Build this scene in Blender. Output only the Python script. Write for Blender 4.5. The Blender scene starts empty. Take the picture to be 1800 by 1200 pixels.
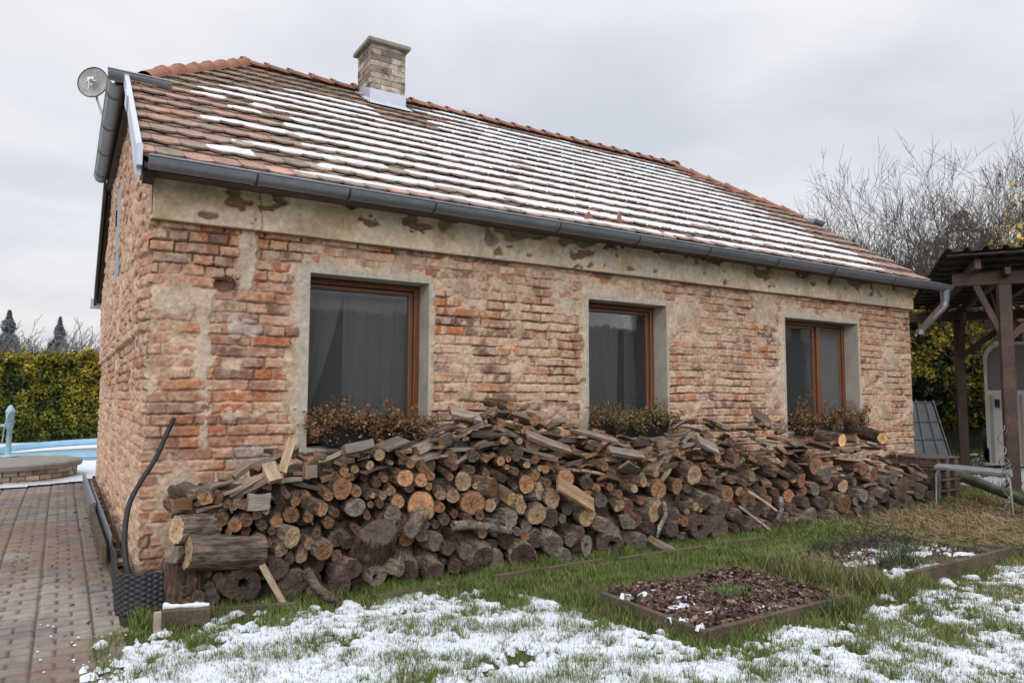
import bpy, math, random
import numpy as np
from mathutils import Vector, Matrix
rnd = random.Random(7)
R = math.radians
scene = bpy.context.scene
COL = scene.collection

# ------------------------------------------------------------------ camera
CAM = np.array([-0.451, -5.285, 1.221]); YAW, PITCH, ROLL, FPX = 31.96, 4.406, 0.171, 1259.4
_y, _p, _r = R(YAW), R(PITCH), R(ROLL)
FW = np.array([math.sin(_y)*math.cos(_p), math.cos(_y)*math.cos(_p), math.sin(_p)])
_rt = np.array([math.cos(_y), -math.sin(_y), 0.0]); _up = np.cross(_rt, FW)
RT = _rt*math.cos(_r) + _up*math.sin(_r); UP = _up*math.cos(_r) - _rt*math.sin(_r)
cd = bpy.data.cameras.new('camera'); cam = bpy.data.objects.new('camera', cd); COL.objects.link(cam)
cam.matrix_world = Matrix(((RT[0], UP[0], -FW[0], CAM[0]), (RT[1], UP[1], -FW[1], CAM[1]), (RT[2], UP[2], -FW[2], CAM[2]), (0, 0, 0, 1)))
cd.sensor_width = 36; cd.lens = FPX/1800*36; cd.clip_end = 3000; cd.clip_start = 0.05
cd.dof.use_dof = True; cd.dof.focus_distance = 6.0; cd.dof.aperture_fstop = 5.6
scene.camera = cam

def ray(u, v):
    return FW + RT*(u-900)/FPX + UP*(600-v)/FPX
def onz(u, v, z=0.0):
    d = ray(u, v); return CAM + d*(z-CAM[2])/d[2]
def ony(u, v, Y):
    d = ray(u, v); return CAM + d*(Y-CAM[1])/d[1]
def pix(p):
    d = np.asarray(p, float)-CAM; z = d@FW
    return 900+FPX*(d@RT)/z, 600-FPX*(d@UP)/z, z

# ------------------------------------------------------------------ world, sun, exposure
W = bpy.data.worlds.new('World'); scene.world = W; W.use_nodes = True
nt = W.node_tree; nt.nodes.clear()
N = nt.nodes.new; L = nt.links.new
def sky_world():
    out = N('ShaderNodeOutputWorld'); bg = N('ShaderNodeBackground'); L(bg.outputs[0], out.inputs[0])
    sky = N('ShaderNodeTexSky'); sky.sky_type = 'NISHITA'; sky.sun_disc = False
    sky.sun_elevation = R(24); sky.sun_rotation = R(215); sky.air_density = 1.5; sky.dust_density = 4
    skm = N('ShaderNodeMix'); skm.data_type = 'RGBA'; skm.blend_type = 'MULTIPLY'; skm.inputs[0].default_value = 1
    L(sky.outputs[0], skm.inputs[6]); skm.inputs[7].default_value = (.09, .09, .09, 1)
    tc = N('ShaderNodeTexCoord'); sep = N('ShaderNodeSeparateXYZ'); L(tc.outputs['Generated'], sep.inputs[0])
    # cloud deck: project the direction on a flat layer
    zz = N('ShaderNodeMath'); zz.operation = 'MAXIMUM'; L(sep.outputs[2], zz.inputs[0]); zz.inputs[1].default_value = 0.0
    za = N('ShaderNodeMath'); za.operation = 'ADD'; L(zz.outputs[0], za.inputs[0]); za.inputs[1].default_value = .16
    dx = N('ShaderNodeMath'); dx.operation = 'DIVIDE'; L(sep.outputs[0], dx.inputs[0]); L(za.outputs[0], dx.inputs[1])
    dy = N('ShaderNodeMath'); dy.operation = 'DIVIDE'; L(sep.outputs[1], dy.inputs[0]); L(za.outputs[0], dy.inputs[1])
    cb = N('ShaderNodeCombineXYZ'); L(dx.outputs[0], cb.inputs[0]); L(dy.outputs[0], cb.inputs[1])
    n1 = N('ShaderNodeTexNoise'); n1.inputs['Scale'].default_value = .95; n1.inputs['Detail'].default_value = 6
    n1.inputs['Roughness'].default_value = .5; n1.inputs['Distortion'].default_value = .25
    L(cb.outputs[0], n1.inputs['Vector'])
    cr = N('ShaderNodeValToRGB'); L(n1.outputs[0], cr.inputs[0])
    e = cr.color_ramp.elements
    e[0].position = .36; e[0].color = (.64, .665, .76, 1)
    e[1].position = .60; e[1].color = (.88, .885, .91, 1)
    m = e.new(.48); m.color = (.76, .775, .84, 1)
    # brighter towards the zenith (standard overcast), faintly warm at the horizon
    hz = N('ShaderNodeMapRange'); L(sep.outputs[2], hz.inputs[0])
    hz.inputs[1].default_value = 0.0; hz.inputs[2].default_value = .14
    warm = N('ShaderNodeMix'); warm.data_type = 'RGBA'; L(hz.outputs[0], warm.inputs[0])
    warm.inputs[6].default_value = (.84, .79, .78, 1); L(cr.outputs[0], warm.inputs[7])
    zr = N('ShaderNodeMapRange'); L(sep.outputs[2], zr.inputs[0])
    zr.inputs[1].default_value = .45; zr.inputs[2].default_value = 1.0; zr.inputs[3].default_value = 1.0; zr.inputs[4].default_value = 1.9
    # the veiled sun stands behind the camera's left shoulder: that side of the deck is brighter
    dt = N('ShaderNodeVectorMath'); dt.operation = 'DOT_PRODUCT'; L(tc.outputs['Generated'], dt.inputs[0])
    dt.inputs[1].default_value = (-.45, -.78, .42)
    sr = N('ShaderNodeMapRange'); L(dt.outputs['Value'], sr.inputs[0])
    sr.inputs[1].default_value = -.1; sr.inputs[2].default_value = 1.0; sr.inputs[3].default_value = 1.0; sr.inputs[4].default_value = 2.1
    mm = N('ShaderNodeMath'); mm.operation = 'MULTIPLY'; L(zr.outputs[0], mm.inputs[0]); L(sr.outputs[0], mm.inputs[1])
    sc = N('ShaderNodeVectorMath'); sc.operation = 'SCALE'; L(warm.outputs[2], sc.inputs[0]); L(mm.outputs[0], sc.inputs['Scale'])
    mx = N('ShaderNodeMix'); mx.data_type = 'RGBA'; mx.inputs[0].default_value = .94
    L(skm.outputs[2], mx.inputs[6]); L(sc.outputs[0], mx.inputs[7])
    L(mx.outputs[2], bg.inputs[0]); bg.inputs[1].default_value = 1.05
sky_world()
sd = bpy.data.lights.new('sun', 'SUN'); sun = bpy.data.objects.new('sun', sd); COL.objects.link(sun)
sd.energy = .6; sd.angle = R(25); sd.color = (1, .95, .89)
sun.rotation_euler = Vector((.50, .72, -.48)).to_track_quat('-Z', 'Y').to_euler()
vs = scene.view_settings
vs.view_transform = 'Standard'; vs.look = 'None'; vs.exposure = 0.0; vs.gamma = 1
scene.cycles.max_bounces = 6; scene.cycles.transparent_max_bounces = 16

# ------------------------------------------------------------------ numpy noise
def _h(ix, iy, seed):
    with np.errstate(over='ignore'):
        h = (ix.astype(np.int64)*374761393 + iy.astype(np.int64)*668265263 + seed*982451653) & 0xffffffff
        h = ((h ^ (h >> 13))*1274126177) & 0xffffffff
        h = ((h ^ (h >> 16))*2246822519) & 0xffffffff
        h = h ^ (h >> 15)
    return (h & 0xffffff)/float(0xffffff)
def vn(x, y, seed=0):
    x = np.asarray(x, float); y = np.asarray(y, float)
    ix = np.floor(x); iy = np.floor(y); fx = x-ix; fy = y-iy
    fx = fx*fx*(3-2*fx); fy = fy*fy*(3-2*fy)
    a = _h(ix, iy, seed); b = _h(ix+1, iy, seed); c = _h(ix, iy+1, seed); d = _h(ix+1, iy+1, seed)
    return (a*(1-fx)+b*fx)*(1-fy)+(c*(1-fx)+d*fx)*fy
def fbm(x, y, f=1.0, o=4, seed=0, g=.5):
    t = 0; a = 1; s = 0
    for i in range(o):
        t = t + a*vn(x*f+i*17.3, y*f-i*9.1, seed+i*31); s += a; a *= g; f *= 2.03
    return t/s
def ss(a, b, x):
    t = np.clip((x-a)/(b-a), 0, 1); return t*t*(3-2*t)
def lin(c):
    c = np.asarray(c, float)/255.0
    return np.where(c <= .04045, c/12.92, ((c+.055)/1.055)**2.4)
def lerp(a, b, t):
    t = np.asarray(t)[..., None]; return a*(1-t)+b*t

# ------------------------------------------------------------------ mesh / object helpers
def link(o, parent=None):
    COL.objects.link(o)
    if parent is not None: o.parent = parent
    return o
def tag(o, label=None, cat=None, group=None, kind=None):
    if label: o['label'] = label
    if cat: o['category'] = cat
    if group: o['group'] = group
    if kind: o['kind'] = kind
    return o
def empty(name, loc=(0, 0, 0), rz=0):
    o = bpy.data.objects.new(name, None); COL.objects.link(o); o.location = loc; o.rotation_euler = (0, 0, rz)
    o.empty_display_size = .1
    return o
def np_mesh(name, V, F, mat, parent=None, col=None, smooth=False, quads=True):
    """V (n,3); F (m,k) equal-sized faces; col per-vertex linear rgb"""
    V = np.asarray(V, np.float32); F = np.asarray(F, np.int32)
    me = bpy.data.meshes.new(name); k = F.shape[1]
    me.vertices.add(len(V)); me.vertices.foreach_set('co', V.ravel())
    me.loops.add(F.size); me.loops.foreach_set('vertex_index', F.ravel())
    me.polygons.add(len(F)); me.polygons.foreach_set('loop_start', np.arange(0, F.size, k, dtype=np.int32))
    me.polygons.foreach_set('loop_total', np.full(len(F), k, np.int32))
    if smooth: me.polygons.foreach_set('use_smooth', np.ones(len(F), bool))
    me.update(calc_edges=True)
    if col is not None:
        a = me.color_attributes.new('Col', 'FLOAT_COLOR', 'POINT')
        c = np.ones((len(V), 4), np.float32); c[:, :3] = col; a.data.foreach_set('color', c.ravel())
    me.materials.append(mat)
    o = bpy.data.objects.new(name, me); link(o, parent)
    return o
def grid_faces(nx, ny, keep=None):
    i = np.arange(nx-1); j = np.arange(ny-1)
    I, J = np.meshgrid(i, j, indexing='ij')
    a = I*ny+J; F = np.stack([a, a+ny, a+ny+1, a+1], -1)
    if keep is not None: F = F[keep]
    return F.reshape(-1, 4)
def compact(V, F, *extra):
    used = np.zeros(len(V), bool); used[F.ravel()] = True
    idx = np.cumsum(used)-1
    return (V[used], idx[F]) + tuple(e[used] for e in extra)

class MB:
    def __init__(s): s.v = []; s.f = []; s.m = []; s.sm = []; s.c = []; s.cur = (1, 1, 1)
    def add(s, vs, fs, m=0, smooth=False):
        b = len(s.v); s.v += [tuple(map(float, p)) for p in vs]; s.c += [s.cur]*len(vs)
        for f in fs: s.f.append(tuple(b+i for i in f)); s.m.append(m); s.sm.append(smooth)
    def box(s, a, b, m=0):
        x0, y0, z0 = a; x1, y1, z1 = b
        s.add([(x0,y0,z0),(x1,y0,z0),(x1,y1,z0),(x0,y1,z0),(x0,y0,z1),(x1,y0,z1),(x1,y1,z1),(x0,y1,z1)],
              [(0,3,2,1),(4,5,6,7),(0,1,5,4),(1,2,6,5),(2,3,7,6),(3,0,4,7)], m)
    def beam(s, p, q, w, h, m=0, up=(0, 0, 1)):
        """box from p to q, width w (sideways) and height h"""
        p = Vector(p); q = Vector(q); d = (q-p).normalized(); u = Vector(up)
        sd = d.cross(u)
        if sd.length < 1e-4: sd = Vector((1, 0, 0))
        sd.normalize(); u = sd.cross(d).normalized(); sd *= w/2; u *= h/2
        vs = [p-sd-u, p+sd-u, p+sd+u, p-sd+u, q-sd-u, q+sd-u, q+sd+u, q-sd+u]
        s.add(vs, [(0,3,2,1),(4,5,6,7),(0,1,5,4),(1,2,6,5),(2,3,7,6),(3,0,4,7)], m)
    def tube(s, pts, r, n=10, m=0, caps=True, smooth=True):
        pts = [Vector(p) for p in pts]; rr = r if hasattr(r, '__len__') else [r]*len(pts)
        vs = []; u = None
        for i, p in enumerate(pts):
            d = (pts[min(i+1, len(pts)-1)]-pts[max(i-1, 0)]).normalized()
            if u is None:
                u = d.orthogonal().normalized()
            else:
                u = (u-d*u.dot(d)).normalized()
            w = d.cross(u)
            for k in range(n):
                a = 2*math.pi*k/n; vs.append(p+u*(rr[i]*math.cos(a))+w*(rr[i]*math.sin(a)))
        fs = []
        for i in range(len(pts)-1):
            for k in range(n):
                k2 = (k+1) % n; fs.append((i*n+k, i*n+k2, (i+1)*n+k2, (i+1)*n+k))
        s.add(vs, fs, m, smooth)
        if caps:
            s.add(vs[:n], [tuple(range(n-1, -1, -1))], m); s.add(vs[-n:], [tuple(range(n))], m)
    def lathe(s, prof, c=(0, 0, 0), n=24, m=0, smooth=True):
        vs = []
        for r_, z in prof:
            for k in range(n):
                a = 2*math.pi*k/n; vs.append((c[0]+r_*math.cos(a), c[1]+r_*math.sin(a), c[2]+z))
        fs = [(i*n+k, i*n+(k+1) % n, (i+1)*n+(k+1) % n, (i+1)*n+k) for i in range(len(prof)-1) for k in range(n)]
        s.add(vs, fs, m, smooth)
    def build(s, name, mats, parent=None, bevel=0, col=False, seg=1):
        me = bpy.data.meshes.new(name); me.from_pydata(s.v, [], s.f)
        for mt in (mats if isinstance(mats, (list, tuple)) else [mats]): me.materials.append(mt)
        me.polygons.foreach_set('material_index', s.m); me.polygons.foreach_set('use_smooth', s.sm)
        if col:
            a = me.color_attributes.new('Col', 'FLOAT_COLOR', 'POINT')
            c = np.ones((len(s.v), 4), np.float32); c[:, :3] = np.array(s.c); a.data.foreach_set('color', c.ravel())
        me.update()
        o = bpy.data.objects.new(name, me); link(o, parent)
        if bevel:
            b = o.modifiers.new('bevel', 'BEVEL'); b.width = bevel; b.segments = seg; b.limit_method = 'ANGLE'; b.angle_limit = R(40)
        return o

# ------------------------------------------------------------------ materials
def mat(name, base=(.5, .5, .5), rough=.8, metal=0, attr=False, objcol=False, var=.25, vscale=6, fine=60, bump=.3, bscale=40,
        bdist=.01, stretch=None, tint=None, tscale=2, tlo=.5, thi=.65, spec=None, coords='Object'):
    """procedural material: base (or vertex / object colour) x two noises, optional second tint in patches, noise bump"""
    M = bpy.data.materials.new(name); M.use_nodes = True; t = M.node_tree; n = t.nodes; l = t.links
    b = n['Principled BSDF']; b.inputs['Roughness'].default_value = rough; b.inputs['Metallic'].default_value = metal
    if spec is not None: b.inputs['Specular IOR Level'].default_value = spec
    tc = n.new('ShaderNodeTexCoord'); vec = tc.outputs[coords]
    if stretch:
        mp = n.new('ShaderNodeMapping'); mp.inputs['Scale'].default_value = stretch; l.new(vec, mp.inputs[0]); vec = mp.outputs[0]
    def noise(sc, det=5):
        q = n.new('ShaderNodeTexNoise'); q.inputs['Scale'].default_value = sc; q.inputs['Detail'].default_value = det
        q.inputs['Roughness'].default_value = .6; l.new(vec, q.inputs['Vector']); return q.outputs[0]
    if attr:
        a = n.new('ShaderNodeAttribute'); a.attribute_name = 'Col'; c = a.outputs['Color']
    elif objcol:
        a = n.new('ShaderNodeObjectInfo'); c = a.outputs['Color']
    else:
        a = n.new('ShaderNodeRGB'); a.outputs[0].default_value = (*base, 1); c = a.outputs[0]
    if tint is not None:
        mr = n.new('ShaderNodeMapRange'); l.new(noise(tscale), mr.inputs[0]); mr.inputs[1].default_value = tlo; mr.inputs[2].default_value = thi
        mx = n.new('ShaderNodeMix'); mx.data_type = 'RGBA'; l.new(mr.outputs[0], mx.inputs[0]); l.new(c, mx.inputs[6]); mx.inputs[7].default_value = (*tint, 1)
        c = mx.outputs[2]
    for sc in (vscale, fine):
        if not sc: continue
        mr = n.new('ShaderNodeMapRange'); l.new(noise(sc), mr.inputs[0]); mr.inputs[1].default_value = .3; mr.inputs[2].default_value = .7
        mr.inputs[3].default_value = 1-var; mr.inputs[4].default_value = 1+var
        vm = n.new('ShaderNodeVectorMath'); vm.operation = 'SCALE'; l.new(c, vm.inputs[0]); l.new(mr.outputs[0], vm.inputs['Scale']); c = vm.outputs[0]
    l.new(c, b.inputs['Base Color'])
    if bump:
        bp = n.new('ShaderNodeBump'); bp.inputs['Strength'].default_value = bump; bp.inputs['Distance'].default_value = bdist
        l.new(noise(bscale, 6), bp.inputs['Height']); l.new(bp.outputs[0], b.inputs['Normal'])
    return M

M = {}
M['masonry'] = mat('masonry', attr=True, rough=.95, var=.2, vscale=26, fine=140, bump=.8, bscale=110, bdist=.006, spec=.15)
M['plaster'] = mat('plaster', base=(.40, .36, .31), rough=.95, var=.14, vscale=5, fine=60, bump=.35, bscale=60, bdist=.004, spec=.15)
M['tile'] = mat('clay_tile', attr=True, rough=.85, var=.25, vscale=14, fine=80, bump=.4, bscale=70, bdist=.004, tint=(.13, .11, .075), tscale=9, tlo=.52, thi=.72)
M['ridge'] = mat('ridge_tile', base=(.27, .12, .075), rough=.8, var=.2, vscale=5, fine=50, bump=.3, bscale=60, tint=(.16, .09, .06), tscale=4, tlo=.55, thi=.7)
M['snow'] = mat('snow', base=(.60, .625, .67), rough=.75, var=.03, vscale=9, fine=90, bump=.5, bscale=90, bdist=.006)
M['zinc'] = mat('zinc', base=(.22, .245, .28), rough=.42, metal=.55, var=.12, vscale=3, fine=40, bump=.05, bscale=20, tint=(.24, .25, .27), tscale=3, tlo=.5, thi=.7)
M['zinc_light'] = mat('pale_zinc', base=(.50, .53, .60), rough=.4, metal=.3, var=.06, vscale=4, fine=0, bump=.05)
M['old_timber'] = mat('old_timber', base=(.10, .07, .055), rough=.9, var=.35, vscale=5, fine=50, bump=.5, bscale=30)
M['stained_timber'] = mat('stained_timber', base=(.055, .028, .019), rough=.55, var=.35, vscale=4, fine=40, bump=.3, bscale=30, tint=(.13, .065, .04), tscale=2.5, tlo=.5, thi=.75)
M['frame'] = mat('varnished_frame', base=(.15, .058, .023), rough=.35, var=.25, vscale=6, fine=60, stretch=(8, 8, .8), bump=.1)
M['concrete'] = mat('concrete', base=(.22, .20, .17), rough=.95, var=.2, vscale=6, fine=60, bump=.5, bscale=60)
M['yellow_brick'] = mat('yellow_brick', attr=True, rough=.9, var=.2, vscale=8, fine=50, bump=.4, bscale=70)
M['bark'] = mat('bark', objcol=True, rough=1, var=.6, vscale=13, fine=55, stretch=(1, .22, 1), bump=1, bscale=38, bdist=.06, spec=.1)
M['split'] = mat('split_wood', objcol=True, rough=.9, var=.25, vscale=20, fine=90, stretch=(1, .08, 1), bump=.5, bscale=60, spec=.15)
M['board'] = mat('weathered_board', objcol=True, rough=.9, var=.3, vscale=9, fine=70, stretch=(.12, 1, 1), bump=.6, bscale=60, spec=.15)
M['board_end'] = mat('board_end', base=(.20, .115, .062), rough=.9, var=.4, vscale=12, fine=90, bump=.5, bscale=80, spec=.15)
M['bed_board'] = mat('bed_board', base=(.105, .078, .055), rough=.95, var=.35, vscale=5, fine=60, bump=.6, bscale=40, tint=(.06, .07, .035), tscale=3, tlo=.5, thi=.7, spec=.15)
M['black_plastic'] = mat('black_plastic', base=(.009, .009, .010), rough=.65, var=.2, vscale=5, fine=40, bump=.1)
M['membrane'] = mat('membrane', base=(.022, .023, .027), rough=.6, var=.3, vscale=5, fine=40, bump=.1)
M['leaf'] = mat('leaf', attr=True, rough=.7, var=.15, vscale=4, fine=0, bump=0, spec=.3)
M['grass'] = mat('grass_blade', attr=True, rough=.75, var=.1, vscale=2, fine=0, bump=0, spec=.25)
M['soil'] = mat('soil', attr=True, rough=1, var=.35, vscale=12, fine=90, bump=.8, bscale=80, bdist=.01, spec=.1)
M['paver'] = mat('paver', attr=True, rough=.85, var=.14, vscale=7, fine=90, bump=.4, bscale=120, bdist=.003)
M['steel'] = mat('galvanised_steel', base=(.36, .37, .38), rough=.45, metal=.6, var=.2, vscale=9, fine=50, bump=.1)
M['dark_board'] = mat('dark_board', base=(.05, .043, .04), rough=.85, var=.3, vscale=6, fine=50, bump=.3)
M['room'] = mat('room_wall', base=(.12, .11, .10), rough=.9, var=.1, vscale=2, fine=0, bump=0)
M['blue_paint'] = mat('blue_paint', base=(.25, .42, .50), rough=.5, var=.15, vscale=8, fine=50, bump=.2, tint=(.16, .20, .18), tscale=9, tlo=.58, thi=.7)
M['pool'] = mat('pool_liner', base=(.24, .44, .60), rough=.35, var=.1, vscale=3, fine=0, bump=0)
M['pool_water'] = mat('pool_water', base=(.36, .50, .56), rough=.15, var=.12, vscale=2, fine=0, bump=.1)

def cut_end_mat():
    Mt = bpy.data.materials.new('cut_end'); Mt.use_nodes = True; t = Mt.node_tree; n = t.nodes; l = t.links; b = n['Principled BSDF']
    b.inputs['Roughness'].default_value = .9; b.inputs['Specular IOR Level'].default_value = .15
    tc = n.new('ShaderNodeTexCoord'); oi = n.new('ShaderNodeObjectInfo')
    sp = n.new('ShaderNodeSeparateXYZ'); l.new(tc.outputs['Object'], sp.inputs[0])
    cb = n.new('ShaderNodeCombineXYZ'); l.new(sp.outputs[0], cb.inputs[0]); l.new(sp.outputs[2], cb.inputs[1])
    rv = n.new('ShaderNodeCombineXYZ'); l.new(oi.outputs['Random'], rv.inputs[2])
    mul = n.new('ShaderNodeVectorMath'); mul.operation = 'SCALE'; l.new(rv.outputs[0], mul.inputs[0]); mul.inputs['Scale'].default_value = 90
    ad = n.new('ShaderNodeVectorMath'); l.new(cb.outputs[0], ad.inputs[0]); l.new(mul.outputs[0], ad.inputs[1])
    ns = n.new('ShaderNodeTexNoise'); ns.inputs['Scale'].default_value = 14; ns.inputs['Detail'].default_value = 4; l.new(ad.outputs[0], ns.inputs['Vector'])
    ln = n.new('ShaderNodeVectorMath'); ln.operation = 'LENGTH'; l.new(cb.outputs[0], ln.inputs[0])
    m1 = n.new('ShaderNodeMath'); m1.operation = 'MULTIPLY_ADD'; l.new(ns.outputs[0], m1.inputs[0]); m1.inputs[1].default_value = .035; l.new(ln.outputs['Value'], m1.inputs[2])
    m2 = n.new('ShaderNodeMath'); m2.operation = 'MULTIPLY'; l.new(m1.outputs[0], m2.inputs[0]); m2.inputs[1].default_value = 520
    sn = n.new('ShaderNodeMath'); sn.operation = 'SINE'; l.new(m2.outputs[0], sn.inputs[0])
    rg = n.new('ShaderNodeMapRange'); l.new(sn.outputs[0], rg.inputs[0]); rg.inputs[1].default_value = -1; rg.inputs[3].default_value = .84; rg.inputs[4].default_value = 1.08
    # heartwood a little darker, patches of grime
    hw = n.new('ShaderNodeMapRange'); l.new(m1.outputs[0], hw.inputs[0]); hw.inputs[1].default_value = .0; hw.inputs[2].default_value = .085; hw.inputs[3].default_value = .72; hw.inputs[4].default_value = 1.12
    n2 = n.new('ShaderNodeTexNoise'); n2.inputs['Scale'].default_value = 45; n2.inputs['Detail'].default_value = 6; l.new(ad.outputs[0], n2.inputs['Vector'])
    g2 = n.new('ShaderNodeMapRange'); l.new(n2.outputs[0], g2.inputs[0]); g2.inputs[1].default_value = .3; g2.inputs[2].default_value = .7; g2.inputs[3].default_value = .6; g2.inputs[4].default_value = 1.3
    # radial cracks
    at = n.new('ShaderNodeMath'); at.operation = 'ARCTAN2'; l.new(sp.outputs[0], at.inputs[0]); l.new(sp.outputs[2], at.inputs[1])
    ck = n.new('ShaderNodeTexNoise'); ck.noise_dimensions = '2D'; ck.inputs['Scale'].default_value = 1; ck.inputs['Detail'].default_value = 1
    cv = n.new('ShaderNodeCombineXYZ'); a3 = n.new('ShaderNodeMath'); a3.operation = 'MULTIPLY'; l.new(at.outputs[0], a3.inputs[0]); a3.inputs[1].default_value = 4.5
    l.new(a3.outputs[0], cv.inputs[0]); r3 = n.new('ShaderNodeMath'); r3.operation = 'MULTIPLY_ADD'; l.new(oi.outputs['Random'], r3.inputs[0]); r3.inputs[1].default_value = 77; 
    l4 = n.new('ShaderNodeMath'); l4.operation = 'MULTIPLY'; l.new(ln.outputs['Value'], l4.inputs[0]); l4.inputs[1].default_value = 6; l.new(l4.outputs[0], r3.inputs[2]); l.new(r3.outputs[0], cv.inputs[1]); l.new(cv.outputs[0], ck.inputs['Vector'])
    c4 = n.new('ShaderNodeMapRange'); l.new(ck.outputs[0], c4.inputs[0]); c4.inputs[1].default_value = .22; c4.inputs[2].default_value = .27; c4.inputs[3].default_value = .25; c4.inputs[4].default_value = 1
    out = None
    for s_ in (rg, hw, g2, c4):
        if out is None: out = s_.outputs[0]
        else:
            q = n.new('ShaderNodeMath'); q.operation = 'MULTIPLY'; l.new(out, q.inputs[0]); l.new(s_.outputs[0], q.inputs[1]); out = q.outputs[0]
    vm = n.new('ShaderNodeVectorMath'); vm.operation = 'SCALE'; l.new(oi.outputs['Color'], vm.inputs[0]); l.new(out, vm.inputs['Scale'])
    l.new(vm.outputs[0], b.inputs['Base Color'])
    bp = n.new('ShaderNodeBump'); bp.inputs['Strength'].default_value = .6; bp.inputs['Distance'].default_value = .006; l.new(out, bp.inputs['Height']); l.new(bp.outputs[0], b.inputs['Normal'])
    return Mt
M['cut'] = cut_end_mat()
def glass_mat():
    Mt = bpy.data.materials.new('window_glass'); Mt.use_nodes = True; t = Mt.node_tree; n = t.nodes; l = t.links
    n.remove(n['Principled BSDF']); out = n['Material Output']
    tr = n.new('ShaderNodeBsdfTransparent'); tr.inputs[0].default_value = (.80, .82, .82, 1)
    gl = n.new('ShaderNodeBsdfGlossy'); gl.inputs['Roughness'].default_value = .03
    fr = n.new('ShaderNodeFresnel'); fr.inputs[0].default_value = 1.5
    mr = n.new('ShaderNodeMath'); mr.operation = 'MULTIPLY'; mr.inputs[1].default_value = 1.0; l.new(fr.outputs[0], mr.inputs[0])
    mx = n.new('ShaderNodeMixShader'); l.new(mr.outputs[0], mx.inputs[0]); l.new(tr.outputs[0], mx.inputs[1]); l.new(gl.outputs[0], mx.inputs[2])
    l.new(mx.outputs[0], out.inputs[0]); return Mt
M['glass'] = glass_mat()
def veil_mat(name, col, alpha):
    Mt = bpy.data.materials.new(name); Mt.use_nodes = True; n = Mt.node_tree.nodes; b = n['Principled BSDF']
    b.inputs['Base Color'].default_value = (*col, 1); b.inputs['Roughness'].default_value = .9; b.inputs['Alpha'].default_value = alpha
    b.inputs['Specular IOR Level'].default_value = .1
    return Mt
M['curtain'] = veil_mat('sheer_curtain', (.80, .78, .72), .92)
M['blind'] = veil_mat('slat_blind', (.30, .30, .30), .35)

# ================================================================== the house
Lw, Dw, Hc = 9.117, 6.765, 2.40
HE, HR, HH = 2.725, 5.10, 3.954          # eave, ridge, half-hip eave
YE, YR = -.25, Dw/2
XL, XR = -.10, 9.22                      # verges
WINS = [(1.07, 2.044), (3.682, 4.675), (6.522, 7.923)]
ZW0, ZW1 = .84, 2.138
PAL = lin([(164, 104, 76), (149, 98, 78), (170, 126, 102), (158, 118, 98), (184, 150, 124), (124, 94, 83), (110, 88, 80), (192, 165, 137), (170, 110, 71), (161, 130, 110)])
MORT = lin((194, 170, 147)); MORT2 = lin((168, 144, 122)); GREYP = lin((186, 176, 160))

class Courses:
    def __init__(s, seed, pitch=.0785, length=14):
        r = np.random.RandomState(seed); s.pitch = pitch; s.rows = []
        for k in range(90):
            x = -1 - r.rand()*.28; e = [x]; pat = r.rand() < .45; i = 0
            while x < length:
                ln = (.275 if (pat if i % 3 else r.rand() < .5) else .142)+r.uniform(-.012, .012)
                x += ln; e.append(x); i += 1
            s.rows.append(np.array(e))
    def eval(s, u, z, seed):
        """distance to joint, brick id"""
        zw = z + .010*(fbm(u, z*0, .9, 2, seed)-.5)*2 + .007*(fbm(u, z, 7, 2, seed+3)-.5)*2
        k = np.clip(np.floor(zw/s.pitch), 0, 89).astype(int); fz = zw/s.pitch-k
        uw = u + .012*(fbm(u, z, 9, 2, seed+5)-.5)*2
        d_u = np.zeros_like(u); bid = np.zeros(u.shape, int)
        for kk in np.unique(k):
            m = k == kk; e = s.rows[kk]; i = np.clip(np.searchsorted(e, uw[m])-1, 0, len(e)-2)
            d_u[m] = np.minimum(uw[m]-e[i], e[i+1]-uw[m]); bid[m] = kk*97+i
        d_z = np.minimum(fz, 1-fz)*s.pitch
        return np.minimum(d_u, d_z), bid, k

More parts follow.
